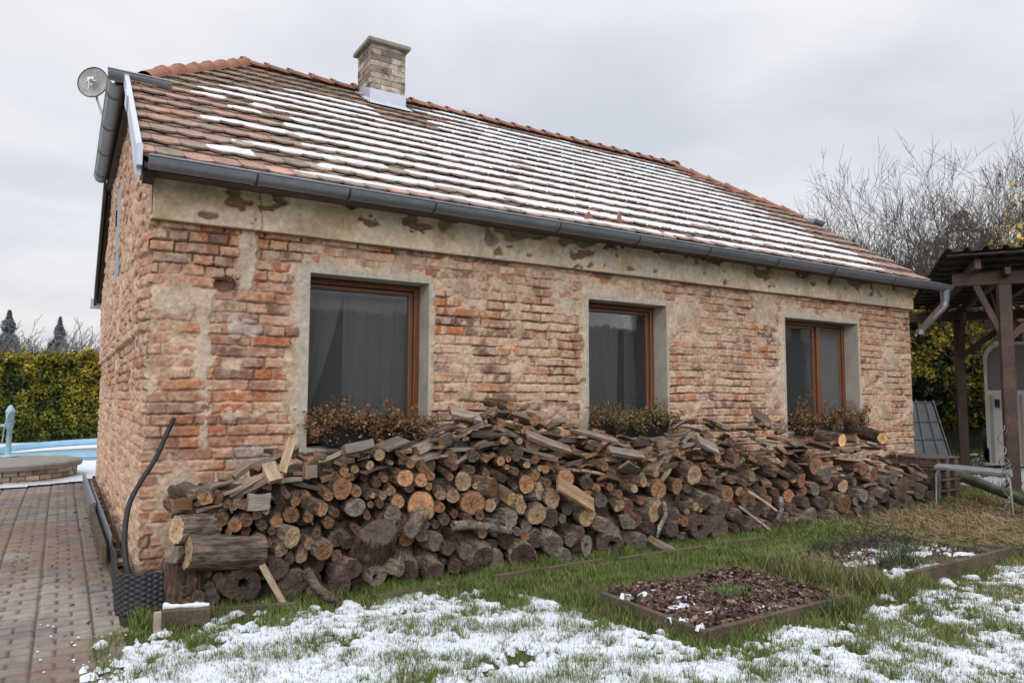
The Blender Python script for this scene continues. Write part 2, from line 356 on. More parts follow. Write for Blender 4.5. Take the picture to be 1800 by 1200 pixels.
def brick_relief(u, z, seed, plaster, redness, relief=1.0):
    """height (m, outwards) and linear colour of an old lime-mortared brick wall at (u, z)"""
    C = Courses(seed)
    d, bid, k = C.eval(u, z, seed)
    h1 = _h(bid, bid*0+7, seed); h2 = _h(bid, bid*0+9, seed); h3 = _h(bid, bid*0+21, seed)
    rough = fbm(u, z, 34, 4, seed+11)-.5; chip = fbm(u, z, 60, 2, seed+13)-.5
    dd = d - .005*chip*2 - .0055
    bh = (h1-.5)*.022 + rough*.014 - np.clip(1-dd/.009, 0, 1)**2*.009
    bh = bh - (h3 > .93)*.018*relief
    bh = np.where(dd < 0, -.06, bh)
    lo = fbm(u, z, 1.6, 3, seed+17); mid = fbm(u, z, 5.5, 3, seed+19); fine = fbm(u, z, 40, 4, seed+23)
    mh = -.0205 + (mid-.5)*.028 + (fine-.5)*.010 + .038*plaster + np.clip(lo-.53, 0, 1)*.08 + np.clip(mid-.60, 0, 1)*.12 - .020*ss(.52, .62, fbm(u, z, 3.1, 3, seed+71))*(1-plaster)
    mh = np.clip(mh, -.042, .010) + (fine-.5)*.005
    isb = bh > mh
    h = np.where(isb, bh, mh)
    rr = redness
    idx = np.floor(h2*10).astype(int) % 10
    c = PAL[idx]
    pale = PAL[[4, 7, 3, 9, 4, 2, 3, 7, 4, 7]][idx]
    red = PAL[[0, 8, 1, 0, 2, 5, 1, 8, 0, 1]][idx]
    c = lerp(c, red, np.clip(rr, 0, 1)*.8); c = lerp(c, pale, np.clip(-rr, 0, 1)*.7)
    c = c*1.08; dust = ss(.44, .63, fbm(u, z, 16, 4, seed+29))*.74*(1-.5*np.clip(rr, 0, 1)) + .30*ss(.45, .62, lo)
    c = lerp(c, MORT, np.clip(dust, 0, .85))
    c = c*(.70+.58*fbm(u, z, 62, 3, seed+37))[..., None]
    mc = lerp(np.broadcast_to(MORT, c.shape), MORT2, ss(.4, .65, fbm(u, z, 9, 4, seed+41)))
    mc = lerp(mc, GREYP, np.clip(plaster, 0, 1)*.55)
    mc = mc*(.82+.36*fbm(u, z, 80, 3, seed+43))[..., None]
    col = np.where(isb[..., None], c, mc)
    # washed-out joints: shade of the gaps put into the colour
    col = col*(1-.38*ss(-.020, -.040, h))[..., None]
    return h, col

def g2(u, z, u0, z0, su, sz): return np.exp(-((u-u0)/su)**2-((z-z0)/sz)**2)
def front_fn(u, z):
    p = 0*u
    n_ = (fbm(u, z, 6, 3, 77)-.5)
    for (a, b) in WINS:                            # plaster repair round each window
        dx = np.maximum(np.maximum(a-u, u-b), 0); dz = np.maximum(np.maximum(z-ZW1, 0), (ZW0-z)*3)
        wl = .10 if a < 2 else .085
        dd = np.where(u < a, dx, dx*1.9); q = np.hypot(dd, dz*(1.0 if a < 2 else .72))
        p = np.maximum(p, ss(wl+.06, wl-.05, q+n_*.13))
    p = np.maximum(p, .9*ss(.20, .0, np.abs(u-3.45)+n_*.12)*ss(1.85, 2.05, z)*ss(2.45, 2.3, z))
    p = np.maximum(p, .9*ss(.30, .0, np.abs(u-6.2)+n_*.15)*ss(1.85, 2.05, z))
    p = np.maximum(p, .8*ss(.06, .02, np.abs(u-.36-n_*.08))*ss(2.0, 1.85, z)*ss(.8, .9, z))
    p = np.maximum(p, 1.0*ss(.09, .03, np.abs(u-.62-n_*.1))*ss(1.93, 2.0, z))
    p = np.maximum(p, .8*g2(u, z, .16, 1.86, .20, .09)); p = np.maximum(p, .7*g2(u, z, 4.95, 2.1, .35, .12))
    p = np.maximum(p, .7*ss(.90, .62, z+n_*.35)*ss(.05, .25, u)*ss(1.3, .9, u))
    p = np.maximum(p, .35*ss(8.0, 8.6, u)*ss(.0, .1, n_+.0))
    p = np.maximum(p, .40*ss(2.7, 3.0, u)*ss(3.9, 3.5, u)*ss(.0, .1, n_+.03))
    red = 1.1*ss(1.3, .35, u) - .55*ss(2.2, 3.0, u)*ss(6.0, 5.4, u) + .25*ss(4.6, 5.2, u)*ss(6.3, 6.0, u) - .5*ss(8.1, 8.5, u)+.5*ss(2.28, 2.34, z)
    h, c = brick_relief(u, z, 101, p, red)
    # rim of smoother grey plaster right at the openings
    for (a, b) in WINS:
        dx = np.maximum(np.maximum(a-u, u-b), 0); dz = np.maximum(np.maximum(z-ZW1, 0), ZW0-z)
        w = .075 if a < 2 else .03
        q = np.where(u < a, dx/w, dx/.022)+dz/.045
        t = ss(1.15, .85, q+n_*.35)
        h = h*(1-t)+(.012+.002*fbm(u, z, 50, 3, 5))*t
        c = lerp(c, lin((176, 168, 154))*np.ones(3)*(.86+.28*fbm(u, z, 24, 4, 9))[..., None], t*.9)
    # put-log hole with the twig tuft
    hole = ss(1.05, .75, np.hypot((u-.475)/.085, (z-2.0)/.062)+n_*.5)
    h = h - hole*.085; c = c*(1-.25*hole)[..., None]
    wp = np.maximum(ss(1.1, .7, np.hypot((u-.67)/.06, (z-1.70)/.05)+n_*3), ss(1.1, .7, np.hypot((u-.55)/.035, (z-1.69)/.06)+n_*3))
    h = h + wp*.012; c = lerp(c, lin((186, 174, 162)), wp*.65)
    gp = ss(1.1, .7, np.hypot((u-.62)/.22, (z-.80)/.08)+n_*1.2)
    c = lerp(c, lin((150, 142, 132))*np.ones(3)*(.6+.8*fbm(u, z, 50, 3, 61))[..., None], gp*.8)
    return h, c
def gable_fn(y, z):
    n_ = (fbm(y, z, 4, 3, 177)-.5)
    p = .35*ss(.0, .12, n_+.02)
    led = ss(1.655, 1.675, z+.02*n_)*ss(.0, .05, 9)*ss(.12, .2, y)
    h, c = brick_relief(y+3.1, z, 211, p, -.55*ss(1.2, 1.6, z)+.25-.4*ss(1., .4, z)+.5*ss(1.7, 1.5, z)*ss(1.2, 1.35, z))
    c = lerp(c, lin((200, 164, 140)), .45*ss(1.5, .9, z)*np.ones_like(y)); c = lerp(c, lin((196, 160, 138)), .35*ss(1.6, 1.8, z))
    return h*1.25+led*.03, c

house = empty('brick_house', (0, 0, 0))
tag(house, 'old single-storey brick house with patched mortar, snowy clay tile roof and three windows', 'house')

def front_wall():
    xs = np.concatenate([[0.0], np.arange(.004, 4.0, .0066), np.arange(4.0, Lw, .0085), [Lw]]); zs = np.arange(-.05, Hc+.012, .0064)
    for (a, b) in WINS:                    # snap grid lines to the openings
        for v in (a, b): xs[np.argmin(abs(xs-v))] = v
    for v in (ZW0, ZW1): zs[np.argmin(abs(zs-v))] = v
    X, Z = np.meshgrid(xs, zs, indexing='ij'); H, C = front_fn(X, Z)
    inside = np.zeros(X.shape, bool); keep = np.ones((len(xs)-1, len(zs)-1), bool)
    xc = (xs[1:]+xs[:-1])/2; zc = (zs[1:]+zs[:-1])/2
    for (a, b) in WINS:
        keep &= ~(((xc > a) & (xc < b))[:, None] & ((zc > ZW0) & (zc < ZW1))[None, :])
    hg, _ = gable_fn(np.zeros(len(zs)), zs); hg = np.clip(hg, -.02, .02)
    V = np.stack([X-hg[None, :]*np.exp(-X/.02), -H, Z], -1)
    V, F, C = compact(V.reshape(-1, 3), grid_faces(len(xs), len(zs), keep), C.reshape(-1, 3))
    np_mesh('front_wall', V, F, M['masonry'], house, C)
front_wall()

def roof_z(y):      # front / back main planes
    m = (HR-HE)/(YR-YE); return np.where(y < YR, HE+m*(y-YE), HE+m*((Dw-YE)-y))
def gable_wall():
    ys = np.arange(0, Dw+.001, .0145); zs = np.arange(-.05, 4.25, .0095)
    Y, Z = np.meshgrid(ys, zs, indexing='ij'); H, C = gable_fn(Y, Z)
    hf, _ = front_fn(np.zeros(len(zs)), np.minimum(zs, Hc)); hf = np.clip(hf, -.02, .02)
    hg = np.clip(H, -.04, .06)
    V = np.stack([-np.where(Y < .05, np.clip(H, -.02, .02)*(1-Y/.05)+hg*Y/.05, hg), Y-hf[None, :]*np.exp(-Y/.02), Z], -1)
    yc = (ys[1:]+ys[:-1])/2; zc = (zs[1:]+zs[:-1])/2
    YC, ZC = np.meshgrid(yc, zc, indexing='ij')
    keep = (ZC < roof_z(YC)-.06) & (ZC < 4.0)
    keep &= ~((YC > 3.05) & (YC < 3.75) & (ZC > 2.5) & (ZC < 3.5))
    V, F, C = compact(V.reshape(-1, 3), grid_faces(len(ys), len(zs), keep), C.reshape(-1, 3))
    np_mesh('gable_wall', V, F, M['masonry'], house, C)
gable_wall()

def plain_walls():          # the two walls the camera cannot see: coarser relief, same masonry
    b = []
    ys = np.arange(0, Dw, .03); zs = np.arange(-.05, 4.2, .026)
    Y, Z = np.meshgrid(ys, zs, indexing='ij'); H, C = brick_relief(Y+20, Z, 311, 0*Y+.2, -.2+0*Y)
    V = np.stack([Lw+0*Y+H*.6*np.minimum(Y/.05, 1), Y, Z], -1)
    YC, ZC = np.meshgrid((ys[1:]+ys[:-1])/2, (zs[1:]+zs[:-1])/2, indexing='ij')
    keep = (ZC < roof_z(YC)-.06) & (ZC < 4.0)
    V, F, C = compact(V.reshape(-1, 3), grid_faces(len(ys), len(zs), keep), C.reshape(-1, 3))
    np_mesh('end_wall', V, F, M['masonry'], house, C)
    xs = np.arange(0, Lw, .03); zs = np.arange(-.05, 2.7, .026)
    X, Z = np.meshgrid(xs, zs, indexing='ij'); H, C = brick_relief(X+40, Z, 331, 0*X+.2, -.2+0*X)
    V = np.stack([X, Dw+H*.6, Z], -1)
    np_mesh('back_wall', V.reshape(-1, 3), grid_faces(len(xs), len(zs)), M['masonry'], house, C.reshape(-1, 3))
plain_walls()

# attic window in the gable, room behind the openings
a = MB(); a.box((-.03, 3.02, 2.46), (.02, 3.8, 3.53)); aw = a.build('attic_shutter', M['zinc'], house)
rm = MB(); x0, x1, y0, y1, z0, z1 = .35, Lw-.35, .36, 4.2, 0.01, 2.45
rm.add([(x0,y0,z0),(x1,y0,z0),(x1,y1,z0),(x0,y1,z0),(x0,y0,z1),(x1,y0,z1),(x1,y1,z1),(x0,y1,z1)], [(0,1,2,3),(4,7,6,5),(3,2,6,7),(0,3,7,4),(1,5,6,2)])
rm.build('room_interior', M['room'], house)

# ------------------------------------------------------------------ cornice
def cornice():
    xs = np.arange(-.012, Lw+.02, .011); vs_ = np.linspace(0, 1, 40)
    X, T = np.meshgrid(xs, vs_, indexing='ij')
    z = Hc-.004+.335*np.clip((T-.12)/.88, 0, 1) + .006*(fbm(X, T, 1.3, 2, 3)-.5)
    out = .055*ss(0, .12, T)+.015*T
    flake = ss(.655, .685, fbm(X, T*.5, 2.2, 4, 401)+.20*(T-.7))*.8
    flake = np.maximum(flake, ss(.68, .70, fbm(X, T*.6, 6, 4, 405)+.16*(T-.6)))
    crack = ss(.010, .0, np.abs(X-.69-.06*(fbm(X*0, T, 5, 3, 7)-.5)))+ss(.007, .0, np.abs(X-2.62-.05*(fbm(X*0, T, 5, 3, 17)-.5)))*.8
    out = out - flake*(.014+.012*fbm(X, T, 14, 4, 409)) - .012*crack + .004*(fbm(X, T, 16, 3, 411)-.5)
    end = ss(0, .006, X+.012); 
    V = np.stack([X, -out*end, z], -1)
    base = lerp(np.broadcast_to(lin((220, 201, 176)), X.shape+(3,)), lin((202, 186, 166)), ss(.35, .65, fbm(X, T, 1.1, 3, 431)))
    st = ss(.55, .72, fbm(X*1.0, T*.5, 3.2, 4, 421)); base = lerp(base, lin((176, 150, 108)), st*.5)
    gn = ss(.60, .70, fbm(X*2.5, T*.4, 3.2, 4, 423)); base = lerp(base, lin((150, 138, 112)), gn*.35)
    brn = lerp(np.broadcast_to(lin((150, 124, 98)), X.shape+(3,)), lin((124, 98, 80)), fbm(X, T, 9, 3, 433))
    c = lerp(base, brn, flake); c = lerp(c, lin((80, 64, 52)), crack*.7)
    c = lerp(c, lin((185, 192, 205)), ss(.62, .68, fbm(X, T, 2.1, 3, 441))*ss(5.5, 6.2, X)*ss(.5, .2, T)*.8)
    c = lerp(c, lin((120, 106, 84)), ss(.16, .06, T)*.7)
    c = c*(.88+.24*fbm(X, T*.3, 30, 4, 437))[..., None]
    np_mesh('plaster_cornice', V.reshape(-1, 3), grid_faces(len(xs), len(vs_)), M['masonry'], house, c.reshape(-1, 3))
    b = MB(); b.box((-.0118, -.055, Hc+.03), (-.0085, .0, Hc+.30)); b.build('cornice_end', M['plaster'], house)
cornice()
s = MB(); s.box((XL+.02, -.30, 2.665), (XR-.02, .05, 2.69)); s.build('eave_board', M['old_timber'], house)

# ------------------------------------------------------------------ windows
def window(i, a, b):
    D = .17
    f = MB(); y0, y1 = D, D+.07
    fw_ = .048
    f.box((a-.05, y0+.002, ZW0+.02), (a-.05+fw_, y1, ZW1-.004)); f.box((b-fw_, y0, ZW0+.02), (b-.004, y1, ZW1-.004))
    f.box((a-.05+fw_, y0, ZW1-fw_), (b-fw_, y1, ZW1-.004)); f.box((a-.05+fw_, y0, ZW0+.02), (b-fw_, y1, ZW0+.075))
    w = f.build('window', M['frame'], house, bevel=.006)
    def sash(x0, x1):
        g = MB(); t = .038; ya, yb = D+.018, D+.066
        g.box((x0, ya, ZW0+.08), (x0+t, yb, ZW1-fw_-.004)); g.box((x1-t, ya, ZW0+.08), (x1, yb, ZW1-fw_-.004))
        g.box((x0+t, ya, ZW1-fw_-t), (x1-t, yb, ZW1-fw_-.004)); g.box((x0+t, ya, ZW0+.08), (x1-t, yb, ZW0+.13))
        g.build('sash', M['frame'], w, bevel=.006)
        p = MB(); p.box((x0+t-.004, D+.040, ZW0+.125), (x1-t+.004, D+.044, ZW1-fw_-t+.004)); p.build('glass_pane', M['glass'], w)
        al = {0: .30, 1: .20, 2: (.85 if x0 > 7 else .30)}[i]  # screen veil also lightens panes; third window's left one paints a grey reflection
        q_ = MB(); q_.add([(x0+t, D+.030, ZW0+.13), (x1-t, D+.030, ZW0+.13), (x1-t, D+.030, ZW1-fw_-t), (x0+t, D+.030, ZW1-fw_-t)], [(0, 1, 2, 3)]); q_.build('insect_screen_glare', veil_mat('insect_screen_glare', (.135, .132, .128), al), w)
        bl = MB(); z = ZW0+.14
        bl.box((x0+t+.005, D+.064, ZW1-fw_-t-.024), (x1-t-.005, D+.085, ZW1-fw_-t-.004), 1)
        if i == 2 and x0 > 7: pass
        while z < ZW1-fw_-t-.03:
            bl.add([(x0+t+.006, D+.066, z), (x1-t-.006, D+.066, z), (x1-t-.006, D+.080, z+.0125), (x0+t+.006, D+.080, z+.0125)], [(0, 1, 2, 3)])
            z += .0165
        bl.build('blind', [M['blind'], M['zinc_light']], w)
    if i == 2:
        xm = a+.86; f2 = MB(); f2.box((xm-.035, D-.012, ZW0+.08), (xm+.045, D+.066, ZW1-fw_-.001)); f2.build('mullion', M['frame'], w, bevel=.01)
        sash(a-.05+fw_+.003, xm-.037); sash(xm+.047, b-fw_-.003)
    else: sash(a-.05+fw_+.003, b-fw_-.003)
    # net curtain hanging in folds
    def curtain(xa, xb, y, ph, gather=0, fold=.055):
        n = 120; m_ = 16; u = np.linspace(0, 1, n); t = np.linspace(0, 1, m_); U, T = np.meshgrid(u, t, indexing='ij')
        wd = 1-gather*T**1.2
        X = xa+(xb-xa)*U*wd
        Yv = y+.018*np.sin(U*(xb-xa)/fold*6.28+ph+2*fbm(U, T*.3, 5, 2, 3))*(.6+.8*fbm(U, U*0, 6, 2, 5))
        V = np.stack([X, Yv, ZW1-.09-T*(ZW1-ZW0)], -1)
        np_mesh('curtain', V.reshape(-1, 3), grid_faces(n, m_), M['curtain'], w, smooth=True)
    if i == 0:
        curtain(a-.05, a+.36, D+.16, 0, .9, .09); curtain(a+.38, b+.1, D+.17, 1, .04, .12)
    elif i == 1:
        curtain(a-.1, a+.64, D+.16, .5, .06, .10); curtain(b-.26, b+.1, D+.16, .5, .0, .20)
    else:
        curtain(a-.1, b+.1, D+.16, 2, 0, .16)
    # plastered reveals: sides, head, sill
    r = MB()
    r.box((a-.03, -.009, ZW0-.02), (a, D, ZW1+.03)); r.box((b, -.009, ZW0-.02), (b+.03, D+.1, ZW1+.03)); r.box((a, -.009, ZW1), (b, D+.1, ZW1+.03)); r.box((a-.12, D+.0015, ZW0), (a-.052, D+.1, ZW1))
    r.box((a, -.03, ZW0-.03), (b, D+.1, ZW0))
    r.build('plaster_reveal', M['plaster'], w, bevel=.004)
for i, (a, b) in enumerate(WINS): window(i, a, b)

# ------------------------------------------------------------------ roof tiles
TPAL = lin([(152, 118, 104), (145, 112, 99), (139, 115, 101), (134, 115, 100), (128, 112, 97), (120, 107, 93), (157, 122, 107), (138, 122, 107), (122, 106, 92), (144, 120, 106)])
def tile_plane(name, O, U, Vd, w, Ls, clip, seed, reddish):
    """crown tiling: two staggered layers of plain tiles per batten. O corner at the eave, U along the eave, Vd up the slope"""
    O = np.array(O, float); U = np.array(U, float); U /= np.linalg.norm(U); Vd = np.array(Vd, float); Vd /= np.linalg.norm(Vd); Nn = np.cross(U, Vd)
    r = np.random.RandomState(seed); e = Ls/15; tw = .178; Vs = []; Fs = []; Cs = []; base = 0
    for k in range(16):
        for layer in (0, 1):
            n_ = int(w/tw)+2; off = (tw/2 if layer else 0)+(r.rand()-.5)*.01
            for i in range(n_):
                x0 = (i-1)*tw+off; x1 = x0+tw-.004; xm = (x0+x1)/2
                v0 = k*e+(-.035 if layer == 0 else .0)+r.uniform(-.006, .006)
                x0c, x1c = max(x0, 0), min(x1, w)
                if x1c-x0c < .05: continue
                lo, hi = clip(v0+.03)
                if x1c < lo+.02 or x0c > hi-.02: continue
                x0c = max(x0c, lo-.03); x1c = min(x1c, hi+.03)
                top = min(v0+.36, Ls+.01)
                hf = (.036 if layer == 0 else .056)+r.uniform(-.004, .004); sl = (.045)/.36
                q = [(x0, .034), (x0+.25*tw, .010), (xm, .0), (x1-.25*tw, .010), (x1, .034)]
                q = [(min(max(x, x0c), x1c), d) for x, d in q]
                rot = r.uniform(-.012, .012)
                P = []
                for x, d in q: P.append((x, v0+d*1.35+rot*(x-xm), hf-sl*d))
                P += [(x1c, top, hf-sl*(top-v0)), (x0c, top, hf-sl*(top-v0))]
                P = [(min(max(x, clip(v)[0]-.012), clip(v)[1]+.012), v, h) for x, v, h in P]
                nP = len(P)
                P += [(x, v, h-.015) for x, v, h in P]
                for x, v, h in P: Vs.append(O+U*x+Vd*v+Nn*h)
                f = [tuple(base+j for j in (0, 1, 2, 3, 4, 5, 6))]
                for j in range(4): f.append((base+j+1, base+j, base+nP+j, base+nP+j+1))
                f.append((base+5, base+4, base+nP+4, base+nP+5)); f.append((base+0, base+6, base+nP+6, base+nP))
                Fs += f; base += 2*nP
                rd = reddish(xm, k)*(.2+1.6*float(vn(np.array(xm*1.1), np.array(k*.45), seed))); c = TPAL[[0, 1, 6, 9, 2][r.randint(5)] if r.rand() < rd else [3, 4, 5, 7, 8, 2][r.randint(6)]]*r.uniform(.95, 1.28)
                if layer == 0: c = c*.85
                Cs += [c]*(2*nP)
    me = bpy.data.meshes.new(name); me.from_pydata([tuple(p) for p in Vs], [], Fs)
    a_ = me.color_attributes.new('Col', 'FLOAT_COLOR', 'POINT'); cc = np.ones((len(Vs), 4), np.float32); cc[:, :3] = np.array(Cs); a_.data.foreach_set('color', cc.ravel())
    me.materials.append(M['tile']); o = bpy.data.objects.new(name, me); link(o, roof); return o
roof_b = MB()
RS0, RS1 = (1.20, YR, HR), (8.20, YR, HR)
HL = [(-.16, 1.63, HH), (-.16, Dw-1.63, HH)]; HRr = [(9.38, 1.63, HH), (9.38, Dw-1.63, HH)]
SL = math.hypot(HR-HE, YR-YE); UPF = np.array([0, YR-YE, HR-HE])/SL; NF = np.array([0, -(HR-HE), YR-YE])/SL
# deck: slab under the tiles
def deck():
    o_ = -.02
    def sh(p): return (p[0], p[1], p[2]+o_)
    ye2 = Dw-YE
    P = [(XL, YE, HE), (XR, YE, HE), (XR, 1.63, HH), (8.2, YR, HR), (1.2, YR, HR), (XL, 1.63, HH)]
    Q = [(XL, ye2, HE), (XR, ye2, HE), (XR, Dw-1.63, HH), (8.2, YR, HR), (1.2, YR, HR), (XL, Dw-1.63, HH)]
    vs_ = [sh(p) for p in P]+[sh(p) for p in Q]
    roof_b.add(vs_, [(0, 1, 2, 3, 4, 5), (11, 10, 9, 8, 7, 6), (5, 4, 11), (2, 8, 3)])
    roof_b.add([(x, y, z-.05) for x, y, z in vs_], [(5, 4, 3, 2, 1, 0), (6, 7, 8, 9, 10, 11)])
deck()
roof = roof_b.build('roof', M['old_timber'], house)
def clipF(v):
    t = (v-3.36*0-SL*((HH-HE)/(HR-HE)))/(SL*(1-(HH-HE)/(HR-HE))) if v > SL*((HH-HE)/(HR-HE)) else 0
    lo = max(0, t*(1.2-XL)) if v > SL*.525 else 0
    return lo, (XR-XL)-(max(0, t*(XR-8.2)) if v > SL*.525 else 0)
red = lambda x, k: .55 if (x < 1.0 and k < 8 or x > 8.3) else .14
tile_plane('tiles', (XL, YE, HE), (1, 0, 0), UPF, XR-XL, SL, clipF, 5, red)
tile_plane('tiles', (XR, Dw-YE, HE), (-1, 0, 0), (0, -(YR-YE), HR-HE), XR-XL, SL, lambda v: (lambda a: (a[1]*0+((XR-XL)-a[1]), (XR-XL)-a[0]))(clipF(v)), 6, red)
hipw = Dw-3.26
def tile_hip(O, U, tgt, seed):
    O = np.array(O); vd = np.array(tgt)-np.array([O[0], YR, O[2]]); ls = float(np.linalg.norm(vd))
    tile_plane('tiles', O, U, vd, hipw, ls, lambda v: (hipw/2*min(1, max(0, v/ls)), hipw-hipw/2*min(1, max(0, v/ls))), seed, lambda x, k: .7)
tile_hip((HL[0][0], Dw-1.63, HH), (0, -1, 0), RS0, 8); tile_hip((HRr[0][0], 1.63, HH), (0, 1, 0), RS1, 9)

def ridge_run(name, p, q, n, r0=.10):
    p = Vector(p); q = Vector(q); d = (q-p)/n; b = MB()
    dn = d.normalized(); sd = dn.cross(Vector((0, 0, 1))).normalized(); up = sd.cross(dn)
    for i in range(n):
        a0 = p+d*i; a1 = p+d*(i+1.12); dr = rnd.uniform(-.006, .006)
        prof = [(0, 1.0), (.05, 1.0), (.05, .93), (.9, .86), (1, .86)]
        prof = [(0, .84), (.85, .92), (.86, 1.04), (1, 1.04)]
        vs_ = []; K = 10
        for t, s_ in prof:
            c = a0+(a1-a0)*t+up*(.012*t-.02)
            for k in range(K+1):
                an = math.pi*k/K; vs_.append(c+sd*((r0*s_)*math.cos(an))+up*((r0*s_+dr)*math.sin(an)*.9))
        fs = [(j*(K+1)+k, j*(K+1)+k+1, (j+1)*(K+1)+k+1, (j+1)*(K+1)+k) for j in range(len(prof)-1) for k in range(K)]
        b.add(vs_, fs, 0, True)
        e = a0+(a1-a0)+up*(.012+r0*1.04*.9-.035); b.beam(e-dn*.02, e+dn*.012, .03, .03)
    return b.build(name, M['ridge'], roof)
def lift(p, z=.05): return (p[0], p[1], p[2]+z)
ridge_run('ridge_tiles', lift(RS1, .045), lift(RS0, .045), 26, .09)
ridge_run('hip_tiles', lift((HL[0][0]+.2, 1.78, HH+.08)), lift(RS0, .04), 7, .095); ridge_run('hip_tiles', lift((HL[0][0]+.2, Dw-1.78, HH+.08)), lift(RS0, .04), 7, .095)
ridge_run('hip_tiles', lift((HRr[0][0]-.1, 1.70, HH+.03)), lift(RS1, .04), 7, .08); ridge_run('hip_tiles', lift((HRr[0][0]-.1, Dw-1.7, HH+.06)), lift(RS1), 7, .095)

# ------------------------------------------------------------------ snow on the front slope
def roof_snow():
    e = SL/15; xs = np.arange(.02, XR-XL-.02, .022); nv = 15
    Vs = []; Fs = []; base = 0
    for k in range(15):
        t = np.linspace(0, 1, nv); v = k*e+.012+(e-.035)*t
        X, T = np.meshgrid(xs, t, indexing='ij'); Vv = k*e+.012+(e-.035)*T
        cov = fbm(X, X*0+k*3.7, 1.2, 3, 500+k*0)
        wx = X+XL
        start = {0: 1.0, 1: .45, 2: .7, 3: .85, 4: .60, 5: .75, 6: .8, 7: .55, 8: .6, 9: .8, 10: 1.2, 11: 1.5, 12: 2.2, 13: 2.6, 14: 3.4}[k]
        dens = ss(start-.25, start+.15, wx+(cov-.5)*.5)*ss(8.7, 8.1, wx+(k*.05)+(cov-.5)*.5)
        dens = dens*(1-.9*ss(2.0, 1.0, wx)*(fbm(X, X*0+k*5, 2.0, 2, 506) < .42))
        if k >= 12: dens = dens*ss(.40, .48, fbm(X, X*0+k, .8, 3, 530)+.05*(14-k))
        if k == 0: dens = dens*.75
        # chimney strip: bare tiles below and above the chimney
        dens = dens*(1-ss(.12, .0, np.abs(wx-2.85)-.32)*(k >= 9)*ss(8.5, 9.5, k+0*X))
        lo = .03+.12*fbm(X, X*0+k, 3, 3, 510)+.06*np.abs(((X/.178+.25) % 1)-.5) + (.30*(k == 0)) + .5*ss(.74, .80, fbm(X, X*0+k*2, 4, 2, 512)); hi = 1.02-.26*fbm(X, X*0+k, 1.7, 3, 520)
        lo = lo + .25*ss(3.2, 1.2, wx)*fbm(X, X*0+k, 2, 2, 541)
        prof = ss(0, .12, T-lo)*ss(0, .10, hi-T)
        th = (.008+.009*fbm(X, Vv, 5, 3, 515)+.006*fbm(X, Vv, 22, 2, 517))*np.minimum(prof*1.0, dens)*np.where(dens*prof > .15, 1, 0)
        surf = .055-.045/.36*(Vv-k*e)
        th_s = np.where(th > .001, th, -.008)
        H = surf+th_s
        P = np.array([XL, YE, HE])+X[..., None]*np.array([1, 0, 0])+Vv[..., None]*UPF+H[..., None]*NF
        t4 = (th > .001); keep = t4[1:, 1:] | t4[:-1, 1:] | t4[1:, :-1] | t4[:-1, :-1]
        lo_x = np.array([clipF(k*e+.1)[0]+.12]*1)[0]; hi_x = clipF(k*e+.1)[1]-.12
        xc = (xs[1:]+xs[:-1])/2; keep &= ((xc > lo_x) & (xc < hi_x))[:, None]
        # chimney footprint
        yc = YE+(k*e+.012+(e-.035)*(t[1:]+t[:-1])/2)*UPF[1]
        keep &= ~(((xc+XL > 2.5) & (xc+XL < 3.2))[:, None] & ((yc > 2.8) & (yc < 3.4))[None, :])
        F = grid_faces(len(xs), nv, keep)
        if len(F): Vs.append(P.reshape(-1, 3)); Fs.append(F+base); base += P.shape[0]*P.shape[1]
    V, F = compact(np.concatenate(Vs), np.concatenate(Fs))
    o = np_mesh('roof_snow', V, F, M['snow'], None, smooth=True); tag(o, 'thin melting snow lying in bands on the clay roof tiles', 'snow', kind='stuff')
roof_snow()
# slipped tile piece lying near the gutter
st = MB(); c0 = np.array([4.0, -.10, 2.725+.15*.678+.06])
for (dx_, sz, an) in ((0, .085, .6), (-.42, .06, .2)):
    c = c0+np.array([dx_, -.06 if dx_ else 0, -.04 if dx_ else 0]); ca, sa = math.cos(an), math.sin(an)
    pts = [(-sz, 0, 0), (sz, 0, .02), (sz*.8, 0, sz*.5), (.0, 0, sz*1.3), (-sz*.7, 0, sz*.7)]
    vv = [(c[0]+x*ca, c[1]+x*sa-.0, c[2]+z) for x, y, z in pts]; vv += [(x, y+.016, z) for x, y, z in vv]
    q = MB(); q.add(vv, [(0, 1, 2, 3, 4), (9, 8, 7, 6, 5)]+[(i, (i+5), (i+1) % 5+5, (i+1) % 5) for i in range(5)])
    o = q.build('broken_tile', M['ridge']); tag(o, 'broken red tile shard standing up in the roof snow just above the gutter' if dx_ == 0 else 'small orange tile shard lying flat just left of the upright shard above the gutter', 'tile', 'broken tile shards on the roof')

# ------------------------------------------------------------------ gutters
def gutter(name, p, q, r_, joints, parent, capends=(True, True)):
    p = Vector(p); q = Vector(q); d = (q-p).normalized(); sd = d.cross(Vector((0, 0, 1))).normalized(); up = Vector((0, 0, 1)); b = MB()
    Ln = (q-p).length; K = 14
    def arc(c, rr, a0=180, a1=360): return [c+sd*(rr*math.cos(R(a0+(a1-a0)*k/K)))+up*(rr*math.sin(R(a0+(a1-a0)*k/K))) for k in range(K+1)]
    for rr, flip in ((r_, 0), (r_-.003, 1)):
        v = arc(p, rr)+arc(q, rr); b.add(v, [(k, k+1, K+2+k, K+1+k) if flip else (k+1, k, K+1+k, K+2+k) for k in range(K)], 0, True)
    for s_ in (1, -1): b.tube([p+sd*s_*r_, q+sd*s_*r_], .0085, 8)
    for e, f in ((p, 0), (q, 1)):
        if capends[f]: v = arc(e, r_); b.add(v, [tuple(range(K+1))])
    for j in joints:
        for w, rr in ((.016, r_+.006), (.06, r_+.0025)):
            c0 = p+d*(j-w/2); c1 = p+d*(j+w/2); v = arc(c0, rr)+arc(c1, rr); b.add(v, [(k+1, k, K+1+k, K+2+k) for k in range(K)], 1 if w < .02 else 0, True)
    return b.build(name, [M['zinc'], M['dark_board']], parent)
